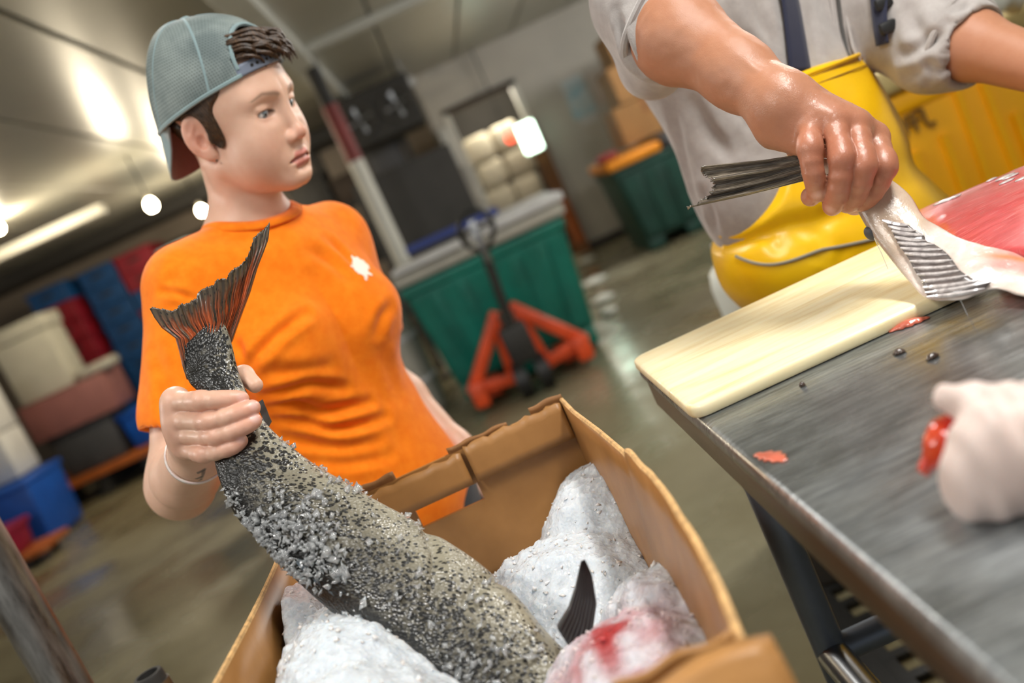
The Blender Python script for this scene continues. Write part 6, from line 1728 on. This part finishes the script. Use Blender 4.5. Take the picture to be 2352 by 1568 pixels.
for sx in (1, -1):
    def boot(p):
        q = (p - MCL) @ MT; q = q * np.array([sx, 1, 1])
        d = cone(q, (0.102, -0.01, 0.32), (0.102, -0.012, 0.09), 0.060, 0.050); d = smin(d, ell(q, (0.105, 0.05, 0.065), (0.050, 0.140, 0.056)), 0.04)
        return smax(smax(d, 0.018 - q[:, 2], 0.004), q[:, 2] - 0.32, .004)
    b0 = MCL - MC + ml(sx * .103, .03, .17); v, f = polygonize(boot, b0 - A3(.22, .22, .18), b0 + A3(.22, .22, .18), 0.007); mk('rubber_boot', v, f, K['black'], MAN, True)

# ------------------------------------------------------------------ the carcass in his fist
t = NT('pale_fish'); a = t.node('ShaderNodeAttribute', attribute_name='Col'); cv = t.coords()
nf = t.noise(cv, 70, 5, .7)
t.set(Base_Color=t.mix(t.math('MULTIPLY', t.ramp(nf, [(0.35, (1, 1, 1)), (0.65, (0, 0, 0))]), 0.4), a.outputs['Color'], t.mix(1.0, a.outputs['Color'], (0.70, 0.55, 0.50), 'MULTIPLY')), Roughness=0.3, Specular_IOR_Level=0.55, Coat_Weight=0.7, Coat_Roughness=0.12, Subsurface_Weight=0.1, Subsurface_Radius=(0.006, 0.003, 0.002))
b = t.bump(t.noise(cv, 150, 4, .7), 0.35, 0.002); t.link(b.outputs[0], t.p.inputs['Coat Normal']); K['carcass'] = t.m
Zt = TZ + 0.0155
def zz(x, y, z): return float(atz(x, y, z)[1])
CS = [((1842, 414), (1836, 356), 1.035), ((1880, 432), (1890, 362), 1.020), ((1930, 455), (1985, 380), 1.008), ((1962, 474), (2046, 414), 1.000), ((1996, 530), (2092, 452), .985), ((2040, 588), (2124, 500), .962),
      ((2088, 645), (2165, 527), (.925, .955)), ((2128, 684), (2214, 550), (.895, .915)), ((2205, 688), (2275, 568), (.858, .890)), ((2290, 664), (2352, 586), (.844, .868)), ((2385, 690), (2450, 622), (.80, .84)), ((2480, 720), (2540, 660), (.77, .81))]
CF = thing('fish_carcass', 'pale filleted fish carcass hanging from the butcher\'s fist over the board', 'fish', tuple(at(2050, 540, .97)))
V, F, caps, UV, C_, E1_, E2_, HW_, S_, CA_ = fish_tube('x', CS, None, None, nS=150, nT=56, thick=lambda u: np.interp(u, [0, .25, .45, .6, 1], [.55, .55, .34, .20, .20]))
u = np.concatenate([np.repeat(S_ / S_[-1], 56), [0, 1]]); ca = np.concatenate([CA_, [0, 0]])
skin_ = np.array(lin('#cdb8a2')); flesh_ = np.array(lin('#d79a92')); white_ = np.array(lin('#e2d6cc')); grey_ = np.array(lin('#8b8074')); orange_ = np.array(lin('#d98a5c'))
c = np.tile(skin_[None], (len(V), 1))
c = blend(c, 0.75 * np.clip((-ca - .55) * 3, 0, 1) * (u < .55), grey_)
c = blend(c, np.clip((u - .42) * 14, 0, 1), white_)
c = blend(c, np.clip((u - .66) * 10, 0, 1) * np.clip((ca + .35) * 3, 0, 1), flesh_)
c = blend(c, 0.7 * np.clip((ca - .93) * 30, 0, 1) * (u > .22) * (u < .5), np.array(lin('#b8636a')))
c = blend(c, np.exp(-((ca - .55) / .16) ** 2) * np.clip((u - .66) * 12, 0, 1), orange_)
V = V + np.concatenate([np.repeat(E2_, 56, 0), E2_[:1], E2_[-1:]]) * (0.003 * vnoise(V, 40) + 0.002 * vnoise(V + 2, 110))[:, None] * (0.3 + np.clip((u - .4) * 3, 0, 1))[:, None]
cb = mk('body', V, F, K['carcass'], CF, True, colors=c)
def near_surf(x, y, g):
    pp_ = px_of(V); fr = ((V - CAM) ** 2).sum(1); m = ((pp_ - [x, y]) ** 2).sum(1) < 14 ** 2
    if not m.any(): return None
    i = np.nonzero(m)[0]; k = i[np.argmin(fr[i])]; t0 = np.linalg.norm(V[k] - CAM); d = ray(x, y); return CAM + nrm(d) * (t0 - g)
c6 = lambda x, y: (1940 + x / 4.612, 380 + y / 4.612)
K['ray'] = pm('fin_ray', '#d9d2cf', 0.22, c2='#9b9290', scale=160, coat=0.8); K['ray_web'] = pm('fin_web', '#5e5653', 0.35, var=.3, scale=60, coat=.5)
RY = [((400, 578), (680, 632)), ((465, 640), (752, 688)), ((500, 692), (842, 738)), ((530, 755), (862, 795)), ((562, 815), (950, 833)), ((592, 872), (1032, 888)), ((640, 930), (1092, 940)), ((690, 1012), (1142, 1000)), ((728, 1085), (1182, 1058)), ((768, 1155), (1222, 1110)), ((815, 1222), (1302, 1163)), ((832, 1290), (1400, 1215)), ((858, 1345), (1550, 1228)), ((880, 1392), (1485, 1300))]
web = []
for (a_, b_) in RY:
    ln = [near_surf(*c6(a_[0] + (b_[0] - a_[0]) * s_, a_[1] + (b_[1] - a_[1]) * s_ + 14 * math.sin(math.pi * s_)), .0018) for s_ in np.linspace(0, 1, 9)]
    ln = [z for z in ln if z is not None]
    if len(ln) > 4:
        n_ = len(ln); MB().tube([tuple(z) for z in ln], list(np.interp(np.linspace(0, 1, n_), [0, .2, .8, 1], [.0012, .0024, .0020, .0006])), 6).build('fin_ray', K['ray'], CF, True); web.append(resample(ln, 10))
if len(web) > 3:
    G = np.array(web); G = np.stack([catmull(G[:, j], 50) for j in range(10)], 1); G = G + (G - CAM) / np.linalg.norm(G - CAM, axis=2)[..., None] * .0010
    sheet('fin_web', G, .0012, K['ray_web'], CF, nrm(CAM - G.mean((0, 1))))
# tail fin folded like a fan
B_ = [(1845, 416, 1.03), (1842, 385, 1.03), (1838, 354, 1.03)]; T_ = [(1582, 478, 1.07), (1622, 455, 1.065), (1642, 425, 1.06), (1622, 404, 1.06), (1608, 381, 1.065)]
L_ = [(1845, 416, 1.03), (1718, 449, 1.045), (1582, 478, 1.07)]; R_ = [(1838, 354, 1.03), (1754, 367, 1.04), (1608, 381, 1.065)]
f3 = lambda P: np.array([at(*p) for p in P]); n_, m_ = 40, 90
G = coons(f3(B_), f3(T_), f3(L_), f3(R_), n_, m_); s_ = np.linspace(0, 1, n_)[:, None]; t_ = np.linspace(0, 1, m_)[None]
G[..., 1] += 0.0055 * np.cos(t_ * 2 * np.pi * 3.5) * np.clip(s_ * 2 + .2, 0, 1) + 0.0006 * np.cos(t_ * 2 * np.pi * 26)
G[-1] += np.random.RandomState(8).normal(size=(m_, 3)) * .0012
t = NT('dark_tail'); tc = t.node('ShaderNodeTexCoord'); mp = t.node('ShaderNodeMapping'); mp.inputs['Scale'].default_value = (40, 4, 1); t.link(tc.outputs['UV'], mp.inputs[0])
nf = t.noise(mp.outputs[0], 1.0, 4, .7); t.set(Base_Color=t.ramp(nf, [(0.32, lin('#28241f')), (0.5, lin('#655b4f')), (0.72, lin('#a89c8a'))]), Roughness=0.28, Coat_Weight=0.6, Coat_Roughness=.1); t.bump(nf, .4, .002); K['dtail'] = t.m
sheet('caudal_fin', G, 0.007 * (1 - s_) + .0016 + 0 * t_, K['dtail'], CF, (0, 1, 0))
q = near_surf(2000, 540, .0)
pv = at(2000, 536, .985); bmv = bmesh.new(); bmesh.ops.create_icosphere(bmv, subdivisions=3, radius=1); V_, F_ = bm_out(bmv)
Rf = frame(at(2012, 548, .985) - at(1990, 522, .985)); V_ = [pv + Rf @ (np.array(list(z)) * [.006, .007, .0085]) for z in V_]; mk('adipose_fin', V_, F_, K['dtub'], CF, True)
for a_, b_, r_ in (((2008, 546), (2034, 620), .0005), ((2206, 688), (2228, 770), .0006)):
    A_ = at(*a_, .95 if a_[0] < 2100 else .865); B_ = A_ + A3(0.001, -.002, -.035); MB().tube([tuple(A_), tuple((A_ + B_) / 2 + A3(.0005, 0, 0)), tuple(B_)], r_, 5).build('slime_strand', K['crystal'], CF, True)

# the red fillet on the board
FL = [(2085, 510), (2132, 489), (2240, 445), (2352, 398), (2480, 350)]; FB = [(2118, 552), (2190, 575), (2290, 592), (2400, 596), (2520, 600)]
G = coons(np.array([atz(*p, Zt + .012) for p in FB]), np.array([atz(*p, Zt + .014) for p in FL]), np.array([atz(*FB[0], Zt + .012), atz(*FL[0], Zt + .014)]), np.array([atz(*FB[-1], Zt + .012), atz(*FL[-1], Zt + .014)]), 30, 60)
bump_ = 0.006 * np.sin(np.pi * np.linspace(0, 1, 30))[:, None] * np.ones((1, 60)); G[..., 2] += bump_ + 0.0012 * vnoise(G.reshape(-1, 3), 60).reshape(30, 60)
t = NT('red_flesh'); cv = t.coords((1, 5, 1), (0, 0, .5)); nf = t.noise(cv, 22, 6, .7, .5); st = t.noise(t.coords((2, 24, 1), (0, 0, .45)), 16, 4, .65)
t.set(Base_Color=t.mix(t.ramp(st, [(0.56, (0, 0, 0)), (0.72, (0.75,) * 3)]), t.ramp(nf, [(0.3, lin('#b8353a')), (0.7, lin('#d5565a'))]), lin('#eaa39c')), Roughness=0.3, Coat_Weight=.6, Coat_Roughness=.12, Subsurface_Weight=.15, Subsurface_Radius=(.01, .003, .002)); t.bump(nf, .3, .002); K['redflesh'] = t.m
FT = thing('fillet', 'broad wet red salmon fillet lying on the board behind the carcass', 'fish fillet', tuple(G[15, 30]))
sheet('flesh', G, 0.018, K['redflesh'], FT, (0, 0, 1))
rs = random.Random(5)
for k in range(7):
    i, j = rs.randint(22, 29), rs.randint(14, 50); p = G[i, j] + A3(0, 0, .010); bmv = bmesh.new(); bmesh.ops.create_icosphere(bmv, subdivisions=2, radius=1); V_, F_ = bm_out(bmv)
    a_ = rs.uniform(.004, .010); mk('fat_fleck', [p + np.array([z.x * a_ * 1.6, z.y * a_ * .6, z.z * .0015]) for z in V_], F_, K['ray'], FT, True)

# ------------------------------------------------------------------ gloved hand at the right edge
Y0 = 0.55
GI = ([at(2400, 932, .535), at(2300, 930, .535), at(2225, 925, .545), at(2176, 916, .555)], [.0135, .0125, .0118, .0092])
GM = ([at(2380, 985, .525), at(2275, 1005, .520), at(2250, 1050, .522), at(2270, 1075, .535)], [.015, .0150, .0145, .012])
GR = ([at(2390, 1040, .52), at(2272, 1065, .518), at(2238, 1100, .522), at(2255, 1120, .535)], [.015, .0150, .0140, .012])
GL = ([at(2400, 1110, .52), at(2300, 1128, .515), at(2232, 1136, .522), at(2226, 1140, .535)], [.0135, .0135, .0115, .010])
GW = at(2560, 1010, .48); GE = GW + A3(0.25, -0.10, 0.04)
def glove(p):
    d = None
    for q in (GI, GM, GR, GL):
        e = cone(p, GW, q[0][0], .031, .0145); d = e if d is None else smin(d, e, .02)
    for q in (GM, GR, GL): d = smin(d, chain(p, q[0], q[1], .010), .014)
    d = smin(d, ell(p, at(2310, 1040, .528), (.022, .016, .030)), .020)
    d = smin(d, chain(p, GI[0], GI[1], .005), .008)
    d = smin(d, chain(p, [at(2420, 960, .56), at(2340, 1010, .575), at(2280, 1040, .575)], [.018, .014, .011], .006), .008)
    d = smin(d, cone(p, GW, GW + nrm(GE - GW) * .08, .032, .036), .02)
    return smax(d, TZ + 0.0015 - p[:, 2], .003)
PG = thing('person', 'person reaching in from the right edge with a white-gloved hand', 'person', (1.00, -0.06, 0))
pts = np.array(GI[0] + GM[0] + GR[0] + GL[0] + [GW, GW + nrm(GE - GW) * .08])
v, f = polygonize(glove, pts.min(0) - .05, pts.max(0) + .05, 0.0019)
v = v + vnormals(glove, v) * (0.0012 * vnoise(v, 60) + .0007 * np.sin(v[:, 0] * 420))[:, None]
t = NT('white_glove'); cv = t.coords(); t.set(Base_Color=lin('#c8b4ab'), Roughness=.5, Subsurface_Weight=.25, Subsurface_Radius=(.012, .006, .004), Sheen_Weight=.2); t.bump(t.noise(cv, 120, 3), .2, .001); K['glove'] = t.m
mk('glove', v, f, K['glove'], PG, True)
GS = A3(0.80, 0.10, 1.36); PC = A3(1.00, -0.06, 0)
def fore(p): return smin(cone(p, GW + nrm(GE - GW) * .03, GE, .035, .050), cone(p, GE, GS, .052, .066), .02)
def p_torso(p):
    d = ell(p, PC + A3(0, 0, 1.24), (.20, .13, .24)); d = smin(d, ell(p, PC + A3(0, 0, .98), (.19, .14, .20)), .08)
    d = smin(d, cone(p, PC + A3(-.02, 0, 1.40), GS, .075, .066), .05); d = smin(d, cone(p, PC + A3(.02, 0, 1.40), PC + A3(.20, .03, 1.36), .075, .066), .05)
    d = smin(d, cone(p, PC + A3(.20, .03, 1.36), PC + A3(.27, .06, 1.08), .066, .052), .03); d = smin(d, cone(p, PC + A3(.27, .06, 1.08), PC + A3(.20, .22, 1.02), .050, .036), .02)
    return smin(d, fore(p), .03)
def p_legs(p):
    s = p - PC; s = np.stack([np.abs(s[:, 0]), s[:, 1], s[:, 2]], 1)
    d = ell(s, (0, 0, .88), (.17, .13, .13)); d = smin(d, cone(s, (.09, 0, .84), (.10, 0, .10), .085, .055), .04)
    return smax(smin(d, ell(s, (.10, .05, .05), (.05, .13, .055)), .03), -p[:, 2], .003)
PHR = rot_head(180 - 25, 30, 0); PHO = PC + A3(-.02, .05, 1.62)
def p_head(p):
    q = (p - PHO) @ PHR; return smin(head_sdf(q), cone(p, PHO + PHR @ A3(0, -.03, -.05), PC + A3(0, 0, 1.38), .056, .064), .03)
v, f = polygonize(p_head, PHO - A3(.15, .15, .28), PHO + .15, .004)
mk('body', v, f, K['skin_m'], PG, True, colors=head_color((v - PHO) @ PHR, SKIN_M))
def p_hair(p):
    q = (p - PHO) @ PHR; s = np.stack([np.abs(q[:, 0]), q[:, 1], q[:, 2]], 1)
    return smax(smax(head_sdf(q) - .007, ell(s, (0, -.045, .055), (.1, .105, .085)), .004), -ell(s, (.085, -.016, -.012), (.026, .022, .034)), .003)
v, f = polygonize(p_hair, PHO - .16, PHO + .18, .004); mk('hair', v, f, K['hair'], PG, True)
v, f = polygonize(p_torso, (.24, -.32, .80), (1.40, .60, 1.52), .009); mk('jacket', v, f, K['denim'], PG, True)
v, f = polygonize(p_legs, (.74, -.26, -.01), (1.26, .16, 1.05), .010); mk('trousers', v, f, K['denim'], PG, True)
# the piece of red fish it holds
def piece(p):
    a = at(2190, 1010, .556); d = ell(p, a, (.0150, .012, .0165), frame(nrm(at(2225, 965, .55) - at(2130, 1075, .56)))); d = smin(d, cone(p, a, at(2118, 1078, .560), .011, .0022), .012)
    d = smin(d, cone(p, a, at(2250, 1000, .55), .012, .010), .01)
    return smin(d, cone(p, at(2128, 1072, .56), at(2130, 1090, .56), .004, .0015), .004)
v, f = polygonize(piece, at(2190, 1010, .556) - .045, at(2190, 1010, .556) + .045, .0014)
v = v + vnormals(piece, v) * (.001 * vnoise(v, 120))[:, None]
K['roe'] = pm('red_orange_flesh', '#b01208', 0.22, c2='#d9582a', scale=45, coat=.8, sss=.25)
tag(mk('fish_piece', v, f, K['roe'], None, True), 'shiny red-orange chunk of fish gripped by the white glove', 'fish piece')

# ------------------------------------------------------------------ foreground pipes at lower left
p = at(75, 1440, .80)
UP = thing('pole', 'worn grey steel pole in the lower left foreground', 'pole', (p[0], .8, 0))
t = NT('worn_steel'); cv = t.coords((1, 1, .15)); nf = t.noise(cv, 60, 5, .7); t.set(Base_Color=t.ramp(nf, [(0.35, lin('#55504a')), (0.7, lin('#a5a29c'))]), Metallic=.85, Roughness=t.ramp(nf, [(0.3, (.22,) * 3), (.7, (.45,) * 3)])); t.bump(nf, .1, .001); K['worn'] = t.m
MB().cyl((p[0], .8, 0.02), (p[0], .8, 1.9), .0195, n=28).build('tube', K['worn'], UP, True)
MB().lathe((p[0], .8, 0), [(.028, 0), (.028, .008), (.024, .012), (.022, .03)], 20).build('base', K['dark2'], UP, True)
p = at(338, 1548, .82)
PS = thing('pipe', 'short black pipe with an open end poking up beside the ice box', 'pipe', (p[0], p[1], 0))
r0, r1 = .0135, .0098; n = 24
MB().lathe((p[0], p[1], 0), [(r0, 0.0), (r0, p[2] - .003), (r0 - .001, p[2]), (r1, p[2]), (r1, p[2] - .05)], n).build('tube', K['dark'], PS, True)
MB().lathe((p[0], p[1], 0), [(.018, 0), (.018, .006), (.017, .01), (.0145, .02)], 18).build('base', K['dark2'], PS, True)
MB().lathe((p[0], p[1], p[2] - .02), [(r0 + .0015, -.01), (r0 + .002, 0), (r0 + .0015, .01)], n).build('band', K['steel'], PS, True)
